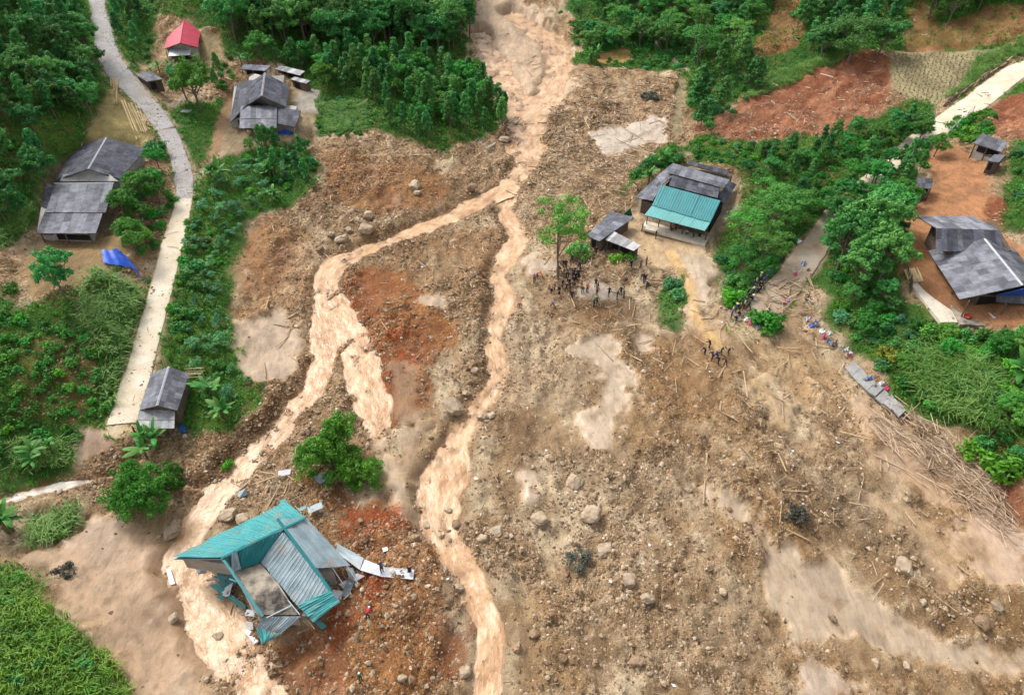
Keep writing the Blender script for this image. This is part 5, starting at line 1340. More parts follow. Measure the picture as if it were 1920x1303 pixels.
M_PEB = tone_mat('rubble_pale', [(0, srgb(134, 114, 92)), (.5, srgb(158, 138, 114)), (.9, srgb(178, 160, 138)), (1, srgb(206, 192, 172))])
M_PEBD = tone_mat('rubble_brown', [(0, srgb(96, 74, 54)), (.5, srgb(124, 98, 74)), (1, srgb(148, 120, 92))])
q = sow(330000, 52, np.clip(rockw * 1.25, 0, 1), (-75, 90, 26, 170)); r_ = np.random.default_rng(8)
sz = np.clip(.06 + r_.exponential(.065, len(q)), .06, .45)
tag(add('rubble', stones(q[:36000], sz[:36000], r_, (M_PEB, M_PEBD))), kind='stuff'); n_rub = len(q)

gr = np.zeros(GX.shape); d, z_, w_ = near_course(road_l[:ksplit + 1], GX, GY, 6); gr = (d < w_ + .3) * (.15 + .6 * smooth(.2, .9, n1)) 
q = sow(400000, 53, gr, (-110, -40, 95, 200))[:2600]; q[:, 2] += .1
o = stones(q, np.random.default_rng(4).uniform(.05, .16, len(q)), r_, (M_PEB, tone_mat('road_metal', [(0, srgb(120, 118, 118)), (1, srgb(190, 188, 188))]))); o.name = 'road_gravel'
tag(add('road_gravel', o), kind='stuff')
# clods of mud
def clods(P, size, r, mat):
    B = np.array([[1, 0, 0], [0, 1, 0], [-1, 0, 0], [0, -1, 0], [0, 0, .7], [0, 0, -.4]], float); F0 = np.array([[0, 1, 4], [1, 2, 4], [2, 3, 4], [3, 0, 4], [1, 0, 5], [2, 1, 5], [3, 2, 5], [0, 3, 5]])
    n = len(P); V = B[None] * (size[:, None, None] * r.uniform(.6, 1.4, (n, 6, 1))); a = r.uniform(0, 6.283, (n, 1)); ca, sa = np.cos(a), np.sin(a)
    V = np.stack([V[..., 0] * ca - V[..., 1] * sa, V[..., 0] * sa + V[..., 1] * ca, V[..., 2]], 2) + P[:, None, :]
    return mesh_from('mud_clods', V.reshape(-1, 3), (F0[None] + (np.arange(n) * 6)[:, None, None]).reshape(-1, 3), (mat,))
M_CLOD = tone_mat('mud_clod', [(0, srgb(104, 84, 64)), (.4, srgb(140, 118, 94)), (.75, srgb(164, 142, 116)), (1, srgb(184, 166, 144))])
q = sow(330000, 54, np.clip(deb * (1 - .85 * calm) * (.30 + .5 * smooth(-.3, .6, n25)) * (1 - .75 * flat), 0, 1), (-75, 90, 26, 150)); r_ = np.random.default_rng(18)
tag(add('mud_clods', clods(q[:46000], np.clip(.06 + r_.exponential(.07, len(q)), .05, .4)[:46000], r_, M_CLOD)), kind='stuff')
# --- timber and sticks
def stick_heap(name, P, ang, tilt, length, width, mat):
    n = len(P); d = np.stack([np.cos(ang) * np.cos(tilt), np.sin(ang) * np.cos(tilt), np.sin(tilt)], 1)
    s = unit(np.cross(d, np.array([0, 0, 1.0]))); t = np.cross(s, d)
    L = length[:, None] / 2; w = width[:, None] / 2
    ends = []
    for e, k in ((-1, 1.0), (1, .8)):
        c = P + d * L * e
        ends += [c + s * w * k, c + t * w * k, c - s * w * k, c - t * w * k]
    V = np.stack(ends, 1).reshape(-1, 3); i = (np.arange(n) * 8)[:, None]
    Q = np.array([[0, 1, 5, 4], [1, 2, 6, 5], [2, 3, 7, 6], [3, 0, 4, 7], [3, 2, 1, 0], [4, 5, 6, 7]])
    F = (Q[None] + i[:, :, None]).reshape(-1, 4)
    return mesh_from(name, V, F, (mat,))
M_STICK = tone_mat('sticks', [(0, srgb(96, 76, 60)), (.35, srgb(140, 116, 92)), (.7, srgb(186, 164, 136)), (1, srgb(216, 200, 176))])
M_BAMB = tone_mat('bamboo_litter', [(0, srgb(120, 98, 80)), (.5, srgb(172, 148, 124)), (1, srgb(206, 186, 160))])
WOODY = zone([([(1000,330),(1080,140),(1260,150),(1270,240),(1180,330),(1180,400),(1080,440),(1000,420)],.6), ([(880,70),(1050,60),(1060,200),(980,300),(930,200)],.4), ([(990,460),(1240,480),(1260,620),(1200,700),(1000,640)],.45), ([(1200,640),(1480,620),(1640,760),(1760,860),(1800,960),(1600,950),(1300,880),(1200,760)],.4), ([(1270,590),(1340,500),(1380,620),(1330,650)],.9), ([(640,460),(900,430),(880,600),(700,600)],.2), ([(1500,950),(1960,1000),(1960,1200),(1600,1150)],.3), ([(420,860),(640,850),(560,960),(400,960)],.5)])
q = sow(120000, 61, np.clip(deb * (.03 + .62 * WOODY * smooth(-.7, .4, n4)), 0, 1) * (1 - .6 * flat), (-75, 95, 26, 200)); r_ = np.random.default_rng(9); n = len(q)
q[:, 2] += r_.uniform(.03, .3, n)
far_k = np.clip(q[:, 1] / 90, .7, 1.6)
tag(add('debris', stick_heap('debris', q, r_.uniform(0, 3.14, n), r_.normal(0, .12, n), np.clip(r_.exponential(.9, n) + .35, .3, 4) * far_k, r_.uniform(.05, .13, n) * far_k, M_STICK)), kind='stuff'); n_st = n
heap = [(1645,765),(1700,785),(1790,850),(1860,900),(1905,960),(1905,1000),(1870,985),(1800,930),(1710,850),(1640,790)]
pts = np.array([(x, y, Hz(x, y)) for x, y in scatter(heap, .32, 62, None, .5, False)]); r_ = np.random.default_rng(10)
n = len(pts); pts[:, :2] += r_.normal(0, 1.0, (n, 2)); pts[:, 2] = bilin(XS, YS, Z, pts[:, 0], pts[:, 1]) + r_.uniform(.05, .6, n)
dirv = WG(1880, 960) - WG(1680, 790); a0 = math.atan2(dirv.y, dirv.x)
tag(add('bamboo_debris', stick_heap('bamboo_debris', pts, np.where(r_.uniform(0, 1, n) < .6, a0 + r_.normal(0, .35, n), a0 + r_.uniform(0, 3.14, n)), r_.normal(0, .10, n), r_.uniform(1.0, 3.6, n), r_.uniform(.05, .10, n), M_BAMB)), kind='stuff')
PL = [MB().bar((-1, 0, 0), (1, 0, 0), w, h, tp).mesh('plank', M_TIMBER) for w, h, tp in ((.13, .05, 1), (.09, .08, .8), (.16, .06, .9))]
def plank(x, y, length, ang, label, group=None, name='plank', mesh=None, z=.12, tilt=None, cat=None):
    o = add(name, mesh or random.choice(PL)); o.scale = (length / 2, random.uniform(.8, 1.3), 1.2); o.location = (x, y, Hz(x, y) + z)
    o.rotation_euler = (0, random.uniform(-.1, .1) if tilt is None else tilt, ang); return tag(o, label, cat or name, group)
def planks(poly, spacing, l0, l1, label, group, seed, lim, a=None, sp=.4, z=(.05, .3), marks=()):
    pts = scatter(poly, spacing, seed, None, .5, False); random.shuffle(pts); M = [(WG(c, d), t) for c, d, t in marks]
    for x, y in pts[:lim]:
        L = random.uniform(l0, l1); lab = label
        if M: lab = ('long ' if L > l0 + .6 * (l1 - l0) else 'short ') + label + ' ' + min(M, key=lambda m: (m[0].x - x) ** 2 + (m[0].y - y) ** 2)[1]
        plank(x, y, L, random.uniform(0, 3.14) if a is None else random.gauss(a, sp), lab, group, z=random.uniform(*z))
planks([(1010,330),(1080,160),(1250,170),(1250,230),(1180,300),(1170,400),(1090,430),(1010,400)], 3.4, 2.0, 6.5, 'pale washed plank', 'planks in the upper debris field', 71, 44, marks=[(1030,350,'beside the upper stream'), (1150,380,'above the long shed'), (1090,250,'in the middle of the upper debris'), (1220,190,'near the dark stranded shrub'), (1170,290,'below the white puddle')])
planks([(1000,480),(1230,480),(1250,600),(1180,700),(1020,620)], 3.2, 1.5, 5, 'muddy plank', 'planks where rescuers dig', 72, 34, marks=[(1030,500,'near the tall thin tree'), (1130,540,'among the digging rescuers'), (1220,520,'below the flooded yard'), (1080,620,'below the digging rescuers'), (1190,640,'beside the small pale puddle')])
planks([(1270,640),(1480,640),(1600,740),(1700,860),(1640,930),(1400,860),(1260,760)], 3.2, 1.2, 5, 'broken plank', 'planks on the right debris slope', 73, 34, marks=[(1340,665,'around the circle of rescuers'), (1300,760,'on the brown slope below the circle'), (1450,700,'below the round bright bush'), (1560,760,'in the middle of the right debris slope'), (1650,860,'beside the bamboo heap'), (1450,840,'above the tan flow')])
planks([(1430,560),(1470,515),(1515,520),(1528,580),(1500,600),(1440,590)], .95, 2.0, 4.5, 'squared timber', 'tangled timber pile on the muddy road', 74, 42, None, .5, (.1, .9), [(1440,545,'at the road side of the tangled pile'), (1500,530,'under the dark trees'), (1500,585,'at the foot of the tangled pile')])
planks([(1290,590),(1330,540),(1370,620),(1330,645)], 1.7, 1.2, 3.2, 'splintered board choking the washed footpath', 'boards choking the washed footpath', 75, 24)
planks([(1500,620),(1580,660),(1640,720),(1600,730),(1510,660)], 2.4, 1.5, 4, 'board on the household rubbish strip beside the bank', 'boards along the rubbish strip', 76, 16)
planks([(380,1070),(450,1090),(490,1160),(440,1150)], 1.4, 1.2, 3.0, 'splintered beam under the wrecked wing of the collapsed house', 'beams under the wrecked wing', 77, 14)
planks([(420,900),(580,860),(640,900),(500,940)], 2.2, 1.5, 4.5, 'washed plank caught on stones above the collapsed house', 'planks above the collapsed house', 78, 14)
planks([(1200,505),(1260,495),(1270,525),(1215,540)], 1.6, 3.0, 6, 'long beam lying in the flooded yard entrance', 'beams in the yard entrance', 79, 9, .3, .5)
planks([(900,80),(1040,90),(1040,190),(960,230)], 4.0, 2.5, 6, 'log stranded on the upper gravel bars', 'logs on the upper gravel bars', 80, 20)
planks([(480,560),(580,600),(560,720),(480,700)], 3.4, 1.5, 4, 'stray pole on the tan mud patch', 'poles on the tan mud patch', 81, 8)
planks([(1400,900),(1800,960),(1900,1100),(1700,1180),(1450,1100)], 6.0, 1.2, 3.5, 'stray stick on the lower right mud', 'sticks on the lower right mud', 82, 16)
def pole_row(a, b, n, dx, length, label, group, w=1.2, mesh=None):
    for k in range(n):
        p, q = WG(a[0] + dx[0] * k, a[1] + dx[1] * k), WG(b[0] + dx[0] * k * .8, b[1] + dx[1] * k * .8); z_ = .12 + .06 * (k % 3); jit = random.uniform(-.15, .15)
        tag(MB().bar(p + Vector((jit, 0, z_)), q + Vector((-jit, random.uniform(-.5, .5), z_ + .05)), .11 * w, None, .8, 5).build('bamboo_pole', M_WOODP), label, 'pole', group)
pole_row((207,148), (211,196), 7, (2.2, 0), 0, 'pale bamboo pole in the upright bundle left of gravel road', 'bundle left of gravel road')
pole_row((228,190), (256,262), 3, (3, .5), 0, 'thick pale pole beside the bamboo stack above the big house', 'thick poles above the big house', 2.2)
pole_row((240,196), (262,250), 8, (2.6, 0), 0, 'thin bamboo pole stacked above the big grey house', 'bamboo stack above the big house')
pole_row((254,154), (292,196), 6, (3.6, -2.0), 0, 'bamboo pole lying along the gravel road below tiny shed', 'poles below the tiny shed')
pole_row((152,275), (160,250), 1, (3, 0), 0, 'single pole poking out behind the big grey ridge', None)
lp = [WG(1768 + 122 * t, 200 - 82 * t) for t in np.linspace(0, 1, 27)]
for k, p in enumerate(lp[:-1]):
    for j in range(3):
        q = lp[min(k + 1, len(lp) - 1)]; d = (q - p).normalized()
        tag(MB().bar(p + d * random.uniform(-1, .3) + Vector((random.uniform(-.5, .5), random.uniform(-.4, .4), .15 + .28 * j)), q + d * random.uniform(.2, 1.4) + Vector((random.uniform(-.4, .4), random.uniform(-.3, .3), .2 + .28 * j)), random.uniform(.14, .26), None, .9, 6).build('log', M_WOOD if (k + j) % 3 else M_TIMBER), 'log in the long woodpile along the upper road edge', 'log', 'woodpile along the upper road')
# driftwood trunks
for (a, b, lab, w) in (((1325,852), (1318,948), 'pale forked driftwood trunk standing out above the tan flow', .28), ((690,190), (672,200), 'stack of old timber in the green garden patch', .5), ((945,262), (912,282), 'grey concrete block slid down the stream bank', .7), ((1440,1020), (1490,1000), 'pale root branch beside the uprooted root ball', .2), ((905,1240), (918,1290), 'forked dead branch standing in the stream near the bottom', .25)):
    p, q = WG(*a), WG(*b); tag(MB().bar(p + Vector((0, 0, .25)), q + Vector((0, 0, .3)), w, None, .6, 7).build('driftwood' if 'block' not in lab else 'concrete_block', M_TIMBER if 'block' not in lab else M_CONCW), lab, 'driftwood' if 'block' not in lab else 'block')
# splinters and sheet scraps spilled from the collapsed house
wr = np.array([(x, y, Hz(x, y)) for poly in ([(372,1062),(440,1080),(500,1180),(470,1185),(380,1100)], [(600,1070),(660,1070),(660,1130),(600,1180),(560,1190)], [(430,1000),(560,930),(600,960),(500,985)]) for x, y in scatter(poly, .75, 66, None, .5, False)])
r_ = np.random.default_rng(14); n = len(wr); wr[:, 2] += r_.uniform(.05, .7, n)
tag(add('wreckage_litter', stick_heap('wreckage_litter', wr, r_.uniform(0, 3.14, n), r_.normal(0, .4, n), r_.uniform(.5, 2.2, n), r_.uniform(.05, .12, n), M_STICK)), kind='stuff')
for k in range(26):
    x, y, z = wr[r_.integers(0, n)]; c = Vector((x, y, z + .1)); s_ = r_.uniform(.3, .9); an = r_.uniform(0, 6.28)
    e1 = Vector((math.cos(an), math.sin(an), r_.uniform(-.4, .4))) * s_; e2 = Vector((-math.sin(an), math.cos(an), r_.uniform(-.5, .5))) * s_ * .5
    sheet_thing('torn_sheet', 'torn scrap of roof metal spilled around the collapsed house', 'metal scrap', [c + e1 + e2, c - e1 + e2, c - e1 - e2, c + e1 - e2], [M_TEALW, M_ZINC, M_WHITE, M_ZINC][k % 4], .03, 'metal scraps around the collapsed house')
# household rubbish along the road edge
RUBB = [(1400,600),(1412,606),(1425,612),(1450,606),(1462,598),(1520,600),(1528,612),(1540,622),(1548,630),(1560,642),(1572,652),(1585,664),(1470,570),(1508,560),(1513,570),(1500,455),(1505,500),(1512,512),(1495,518),(1380,500),(1372,515),(1645,720),(1652,728),(1630,712),(1662,742)]
cols = [M_WHITE, M_BLUE, M_FIBROP, M_ZINC, M_WOOD, M_CLOTH, M_FIBRO]
for k, (a, b) in enumerate(RUBB):
    p = WG(a, b); root = empty('rubbish_heap', p, 'small heap of household rubbish along the muddy road and bank foot', 'rubbish', 'rubbish along the muddy road')
    for j in range(3):
        c = p + Vector((random.uniform(-.6, .6), random.uniform(-.6, .6), .18)); s = random.uniform(.12, .32)
        crumple('scrap', root, (c + Vector((-s, s, .1)), c + Vector((s, s * .7, .25)), c + Vector((s, -s, .1)), c + Vector((-s * .8, -s, .05))), cols[(k * 3 + j * 2) % 7], 5, .35, k + j)
sc_ = sow(6000, 65, np.clip(.02 + .22 * WOODY, 0, 1) * deb, (-20, 80, 30, 150))[:55]
cr = np.random.default_rng(12)
Vs, Fs = leaves(sc_ + np.array([0, 0, .15]), np.tile([0, 0, 1.0], (len(sc_), 1)), .22, cr, .7, .3)
tag(add('litter', mesh_from('litter', Vs, Fs, (M_WHITE,))), kind='stuff')

# ---------------------------------------------------------------- people
def cloth_mat(name, fixed=None):
    m, nt, out = nmat(name); b = N(nt, 'ShaderNodeBsdfPrincipled'); b.inputs['Roughness'].default_value = .85
    oi = N(nt, 'ShaderNodeObjectInfo')
    if fixed: b.inputs['Base Color'].default_value = (*fixed, 1)
    else: nt.links.new(oi.outputs['Color'], b.inputs['Base Color'])
    nt.links.new(b.outputs[0], out.inputs[0]); return m
M_SHIRT = cloth_mat('shirt'); M_TROU = cloth_mat('trousers', (.022, .024, .032)); M_SKIN = cloth_mat('skin', (.42, .24, .15)); M_HAIR = cloth_mat('hair', (.012, .010, .009))
def figure(lean=0.0, hip=.92, kl=(0, 0), kr=(0, 0), al=(.1, .1), ar=(.1, .1), headfwd=0.0):
    """skeleton with joints in metres, facing -Y; k* = thigh swing, knee bend; a* = upper arm swing, elbow bend"""
    J, E, R, T = [], [], [], []
    def j(p, r, t): J.append(np.array(p, float)); R.append(r); T.append(t); return len(J) - 1
    def e(a, b): E.append((a, b))
    ls, lc = math.sin(lean), math.cos(lean)
    sp = lambda h, x=0, f=0: (x, -ls * h - lc * f, hip + lc * h - ls * f)
    pel = j(sp(0), (.15, .11), 1); w = j(sp(.20), (.13, .10), 0); ch = j(sp(.42), (.17, .115), 0); nb = j(sp(.55), (.065, .065), 2)
    hd = j(sp(.66, 0, headfwd + .015), (.078, .09), 2); ht = j(sp(.78, 0, headfwd + .01), (.072, .082), 3)
    e(pel, w); e(w, ch); e(ch, nb); e(nb, hd); e(hd, ht)
    for s, (a, el) in ((-1, al), (1, ar)):
        sh = j(sp(.46, s * .19), (.065, .065), 0); e(ch, sh)
        b = np.array(sp(.46, s * .22)); an = lean + a
        elb = b + np.array([s * .06, -math.sin(an) * .27 - 0, -math.cos(an) * .27]); an2 = an + el
        wr = elb + np.array([s * .0, -math.sin(an2) * .25, -math.cos(an2) * .25]); fi = wr + np.array([0, -math.sin(an2 + .2) * .15, -math.cos(an2 + .2) * .15])
        je = j(elb, (.048, .048), 0); jw = j(wr, (.034, .034), 2); jf = j(fi, (.03, .04), 2); e(sh, je); e(je, jw); e(jw, jf)
    for s, (th, kn) in ((-1, kl), (1, kr)):
        hp = j((s * .095, 0, hip - .05), (.095, .095), 1); e(pel, hp)
        k_ = np.array([s * .11, -math.sin(th) * .42, hip - .05 - math.cos(th) * .42]); sh_ = th - kn
        an = k_ + np.array([0, -math.sin(sh_) * .40, -math.cos(sh_) * .40]); to = an + np.array([s * .02, -.19, -.035])
        jk = j(k_, (.066, .066), 1); ja = j(an, (.045, .045), 1); jt = j(to, (.04, .03), 3); e(hp, jk); e(jk, ja); e(ja, jt)
    J = np.array(J); J[:, 2] -= J[:, 2].min() - .03
    me = bpy.data.meshes.new('person'); me.from_pydata([tuple(p) for p in J], E, [])
    ob = bpy.data.objects.new('person_source', me); COL.objects.link(ob)
    sk = ob.modifiers.new('skin', 'SKIN'); sk.use_smooth_shade = True
    for i, v in enumerate(me.skin_vertices[0].data): v.radius = R[i]; v.use_root = (i == 0)
    ob.modifiers.new('sub', 'SUBSURF').levels = 1
    dg = bpy.context.evaluated_depsgraph_get(); out = bpy.data.meshes.new_from_object(ob.evaluated_get(dg)); out.name = 'person'
    bpy.data.objects.remove(ob)
    out.materials.clear()
    for m in (M_SHIRT, M_TROU, M_SKIN, M_HAIR): out.materials.append(m)
    c = np.empty(len(out.polygons) * 3, np.float32); out.polygons.foreach_get('center', c); c = c.reshape(-1, 3)
    best = np.full(len(c), 1e9); mi = np.zeros(len(c), np.int32)
    for a, b in E:
        d = J[b] - J[a]; t = np.clip(((c - J[a]) @ d) / (d @ d + 1e-9), 0, 1); dist = np.linalg.norm(c - J[a] - t[:, None] * d, axis=1)
        own = np.where(t < .5, T[a], T[b]) if T[a] != T[b] else np.full(len(c), T[a])
        k = dist < best; best[k] = dist[k]; mi[k] = own[k]
    out.polygons.foreach_set('material_index', mi); return out
POSE = {'stand': figure(.03, .92, (.05, .08), (-.05, .08), (.1, .35), (.05, .3)), 'walk': figure(.12, .9, (.45, .2), (-.35, .25), (-.4, .2), (.5, .4)), 'bend': figure(1.05, .84, (.3, .5), (.1, .4), (-.4, .2), (-.5, .3), .06),
        'dig': figure(.55, .86, (.45, .55), (-.15, .25), (.4, .6), (.2, .9), .05), 'crouch': figure(.55, .45, (1.6, 2.1), (1.5, 2.0), (.5, .5), (.5, .6), .04), 'hips': figure(-.02, .92, (.12, .05), (-.1, .05), (.35, 1.3), (-.25, .7))}
HAT = lathe('hat', [(.24, 0), (.02, .15), (.0, .16)], M_WOODP, 10)
HELM = lathe('helmet', [(.125, -.02), (.12, .05), (.08, .10), (.0, .12)], M_WHITE, 10)
BLACK, NAVY, GREENU, ORANGE, WHITE_, BROWN, REDC, BLUEC, PURP = (.012, .013, .016), (.015, .025, .07), (.03, .12, .05), (.75, .12, .03), (.6, .62, .66), (.25, .12, .08), (.45, .03, .05), (.03, .08, .32), (.3, .2, .4)
def person(px, py, pose, colr, label, group=None, hat=None, face=None, s=1.0):
    p = WG(px, py); o = add('person', POSE[pose], None, p + Vector((0, 0, -.02)))
    o.rotation_euler = (0, 0, random.uniform(0, 6.28) if face is None else face); o.color = (*colr, 1); o.scale = (s,) * 3
    tag(o, label, 'person', group)
    if hat:
        zs = max(v.co.z for v in POSE[pose].vertices); top = max(POSE[pose].vertices, key=lambda v: v.co.z).co
        add('hat' if hat is HAT else 'helmet', hat, o, (top.x, top.y, zs - .08))
    return o
GA = 'dark clothed rescuers digging in the mud'
LA = 'rescuer in dark clothes working in the dug over mud'
z7 = lambda x, y: (1040 + x / 7.24, 420 + y / 7.24)
for k, (x, y, ps) in enumerate([(110,580,'dig'),(150,605,'stand'),(75,665,'dig'),(230,520,'walk'),(335,610,'walk'),(325,715,'bend'),(150,740,'bend'),(260,850,'bend'),(60,955,'stand'),(205,930,'dig'),(230,1025,'stand'),(555,860,'stand'),(580,910,'hips'),(375,940,'dig'),(120,700,'dig'),(190,745,'bend'),(320,680,'crouch'),(1225,800,'dig'),(1205,790,'dig'),(1240,885,'bend'),(1262,860,'bend')]):
    person(*z7(x, y), ps, random.choice([BLACK, BLACK, NAVY, (.02, .03, .02)]), LA, GA, s=1.08)
for k in range(14):
    person(*z7(random.uniform(60, 420), random.uniform(560, 980)), random.choice(['dig', 'bend', 'stand', 'bend']), random.choice([BLACK, BLACK, NAVY]), LA, GA, s=1.08)
for x, y, ps, c_, lab in [(440,930,'stand',ORANGE,'person in orange shirt in front of the white tarpaulin arc'),(575,970,'stand',BROWN,'person in brown shirt on the dug mud'),(735,980,'walk',BLACK,'person in black walking right of the white arc'),(845,1025,'stand',BLACK,'person in black at the left of a tight trio'),(895,970,'hips',NAVY,'person in navy in the middle of a tight trio'),(935,1020,'stand',GREENU,'person in green uniform at the right of a tight trio'),(530,1130,'stand',GREENU,'person in green uniform, left of a pair below the diggers'),(570,1100,'walk',GREENU,'person in bright green, right of a pair below the diggers'),(1035,605,'stand',BLACK,'person in black standing at the yard entrance'),(1160,605,'hips',BROWN,'bare shouldered person with arms on hips at yard entrance'),(1240,565,'stand',BLACK,'person in black holding the end of a long beam'),(980,790,'crouch',BROWN,'person in brown crouching by a pale plank'),(555,430,'stand',BLACK,'person standing at the end wall of the long shed'),(1185,100,'hips',BLACK,'person in black alone between shed and teal porch')]:
    person(*z7(x, y), ps, c_, lab, s=1.08)
person(*z7(1370,200), 'stand', BLACK, 'person in conical hat standing before the teal porch', None, HAT, s=1.08)
z4 = lambda x, y: (960 + x / 4.072, 360 + y / 4.072)
for x, y, ps, c_, lab in [(170,690,'stand',PURP,'person in pale violet shirt near the stream edge'),(190,660,'bend',ORANGE,'person in orange vest bending near the stream edge'),(300,775,'bend',BLACK,'bending person left of the digging group'),(357,780,'stand',BLACK,'standing person left of the digging group'),(310,880,'walk',PURP,'person in violet walking below the digging group'),(65,885,'bend',REDC,'person in red bending beside the right stream')]:
    person(*z4(x, y), ps, c_, lab, s=1.08)
z13 = lambda x, y: (1280 + x / 13.03, 620 + y / 13.03)
for x, y, ps in [(650,450,'dig'),(540,590,'bend'),(790,650,'crouch'),(930,570,'dig'),(1100,580,'dig'),(870,820,'bend'),(1040,870,'dig'),(720,730,'bend')]:
    person(*z13(x, y), ps, random.choice([BLACK, NAVY]), 'rescuer in black in the tight circle on the debris slope', 'circle of rescuers on the debris slope', s=1.1)
for k in range(26):
    t = k / 25; row = k % 2
    person(1368 + 62 * t + row * 7 + random.uniform(-2, 2), 598 - 78 * t + row * 3 + random.uniform(-2, 2), random.choice(['stand', 'hips', 'crouch', 'stand']), random.choice([NAVY, BLUEC, WHITE_, BLACK, BLUEC, BROWN]), 'onlooker in the crowd lined up under the roadside trees', 'crowd under the roadside trees', HAT if k % 9 == 4 else None, .9, 1.05)
person(1403, 580, 'walk', BLACK, 'lone person in black walking on the lower muddy road', s=1.1); person(1424, 545, 'stand', BLACK, 'person in black standing beside the crowd on the muddy road', s=1.1); person(1466, 494, 'stand', BLACK, 'person in black further up the muddy road', s=1.05)
for k, (a, b) in enumerate([(1256,428),(1266,431),(1290,438),(1300,441),(1310,444),(1322,448)]):
    person(a, b + 3, 'stand' if k % 2 else 'crouch', [NAVY, BLACK, WHITE_, NAVY, BLACK, BROWN][k], 'person sheltering under the teal porch roof', 'people under the teal porch')
person(1260, 436, 'bend', REDC, 'person in red bending at the teal porch edge')
def on_panel(px, py, h, *a, **k):
    o = person(px, py, *a, **k); o.location.z += h; return o
on_panel(718, 1078, .48, 'bend', NAVY, 'person in dark blue bending on the white panels', s=1.05); on_panel(768, 1080, .4, 'crouch', BLACK, 'person in black crouching at the end of the white panels')
person(690, 1160, 'bend', REDC, 'person in dark red bending on the red soil', None, HELM); person(677, 1276, 'stand', GREENU, 'person in pale hat near the bottom edge of red mound', None, HELM)
print('DEBRIS', nb, n_rub, n_st)

# ================================================================ PLANTING
def grove(poly, kinds, spacing, s0, s1, what, group, seed, marks, need=None, sz=(.9, 1.15), tilt=.05, name=None, small=None):
    """what: noun phrase; marks: (px, py, phrase) landmarks, the nearest one finishes the label"""
    pts = scatter(poly, spacing, seed, need); M = [(WG(a, b), t) for a, b, t in marks]
    for x, y in pts:
        k = random.choice(kinds); q = random.uniform(s0, s1) * (small or {}).get(k, 1)
        t = min(M, key=lambda m: (m[0].x - x) ** 2 + (m[0].y - y) ** 2)[1]
        f = (q - s0) / (s1 - s0 + 1e-6); size = 'small ' if f < .33 else ('tall ' if f > .67 else '')
        plant(k, x, y, q, size + what + ' ' + t, group, random.uniform(*sz), tilt=tilt, name=name if k.startswith('bush') else None)
    return len(pts)
cnt = {}
cnt['a1'] = grove([(-40,20),(150,0),(168,90),(196,180),(170,250),(122,290),(92,345),(55,425),(-40,450)], ['plantation', 'plantation', 'broad_dark', 'bush'], 2.9, .65, 1.0, 'dark bushy hillside tree', 'trees on the slope beside the gravel road', 1, [(150,40,'where the gravel road leaves the picture'), (180,170,'beside the bamboo bundles'), (110,280,'above the big grey roof'), (40,400,'at the corner of the brown yard'), (20,60,'high in the corner of the wooded slope'), (20,220,'midway up the wooded slope')])
cnt['a2'] = grove([(212,20),(285,0),(300,50),(286,105),(262,128),(232,105),(212,70)], ['plantation', 'bush_dark', 'bush'], 2.6, .65, 1.0, 'slender roadside tree', 'trees between gravel road and red roofed house', 2, [(225,60,'hugging the gravel road'), (290,60,'beside the red roofed house'), (255,120,'above the tiny shed')])
cnt['a3'] = grove([(330,-50),(875,-50),(885,70),(840,105),(600,95),(440,88),(405,40)], ['plantation', 'plantation', 'broad_dark'], 3.7, 1.05, 1.45, 'dark forest tree', 'tall dark forest behind the houses', 3, [(420,30,'behind the red roofed house'), (500,80,'behind the sheds'), (640,90,'at the back of the young stand'), (760,30,'in the depth of the top forest'), (860,80,'overlooking the head of the stream'), (600,0,'on the upper forest edge')])
cnt['a4'] = grove([(432,112),(560,118),(610,110),(850,125),(905,160),(955,215),(940,250),(870,262),(790,270),(740,245),(700,205),(640,180),(600,160),(575,140)], ['plantation', 'plantation', 'plantation', 'broad', 'bush'], 3.1, .68, 1.0, 'conical plantation tree', 'young plantation stand beside the stream', 4, [(460,120,'behind the open fronted shed'), (590,140,'above the drying yard'), (690,200,'beside the green garden patch'), (780,260,'at the lower tip of the stand'), (860,240,'beside the palm like banana'), (930,210,'overhanging the muddy stream'), (760,160,'in the heart of the stand'), (870,150,'on the upstream side of the stand')])
cnt['a5'] = grove([(1080,-50),(1480,-50),(1440,40),(1395,105),(1310,135),(1235,100),(1190,90),(1110,105),(1080,60)], ['plantation', 'broad_dark', 'bush_dark', 'feather', 'bush_dark'], 3.6, .75, 1.15, 'dark hill tree', 'trees on the hillside above the pond', 5, [(1130,80,'just above the small pond'), (1250,90,'beside the pale footpath'), (1380,100,'next to the bare gully'), (1300,20,'high on the dark hillside'), (1120,10,'near the head of the valley')], None, (.7, 1.0))
cnt['a6'] = grove([(1735,-50),(1960,-50),(1960,5),(1850,15),(1775,50),(1740,40)], ['broad_dark', 'feather', 'bush_dark'], 3.6, .8, 1.2, 'hilltop tree', 'trees above the eroded gully', 6, [(1760,30,'at the gully edge'), (1880,5,'in the far top corner')])
cnt['a7'] = grove([(1295,150),(1360,125),(1440,140),(1440,170),(1390,195),(1315,248),(1288,215)], ['plantation', 'bush_dark', 'bush_teal', 'bush_dark'], 2.5, .75, 1.3, 'bluish green tree', 'trees below the red landslide edge', 7, [(1300,160,'beside the embankment path'), (1310,240,'at the toe of the red slide'), (1400,180,'along the flank of the red slide'), (1380,130,'under the bare gully')], None, (.8, 1.1), .05, 'thicket_shrub')
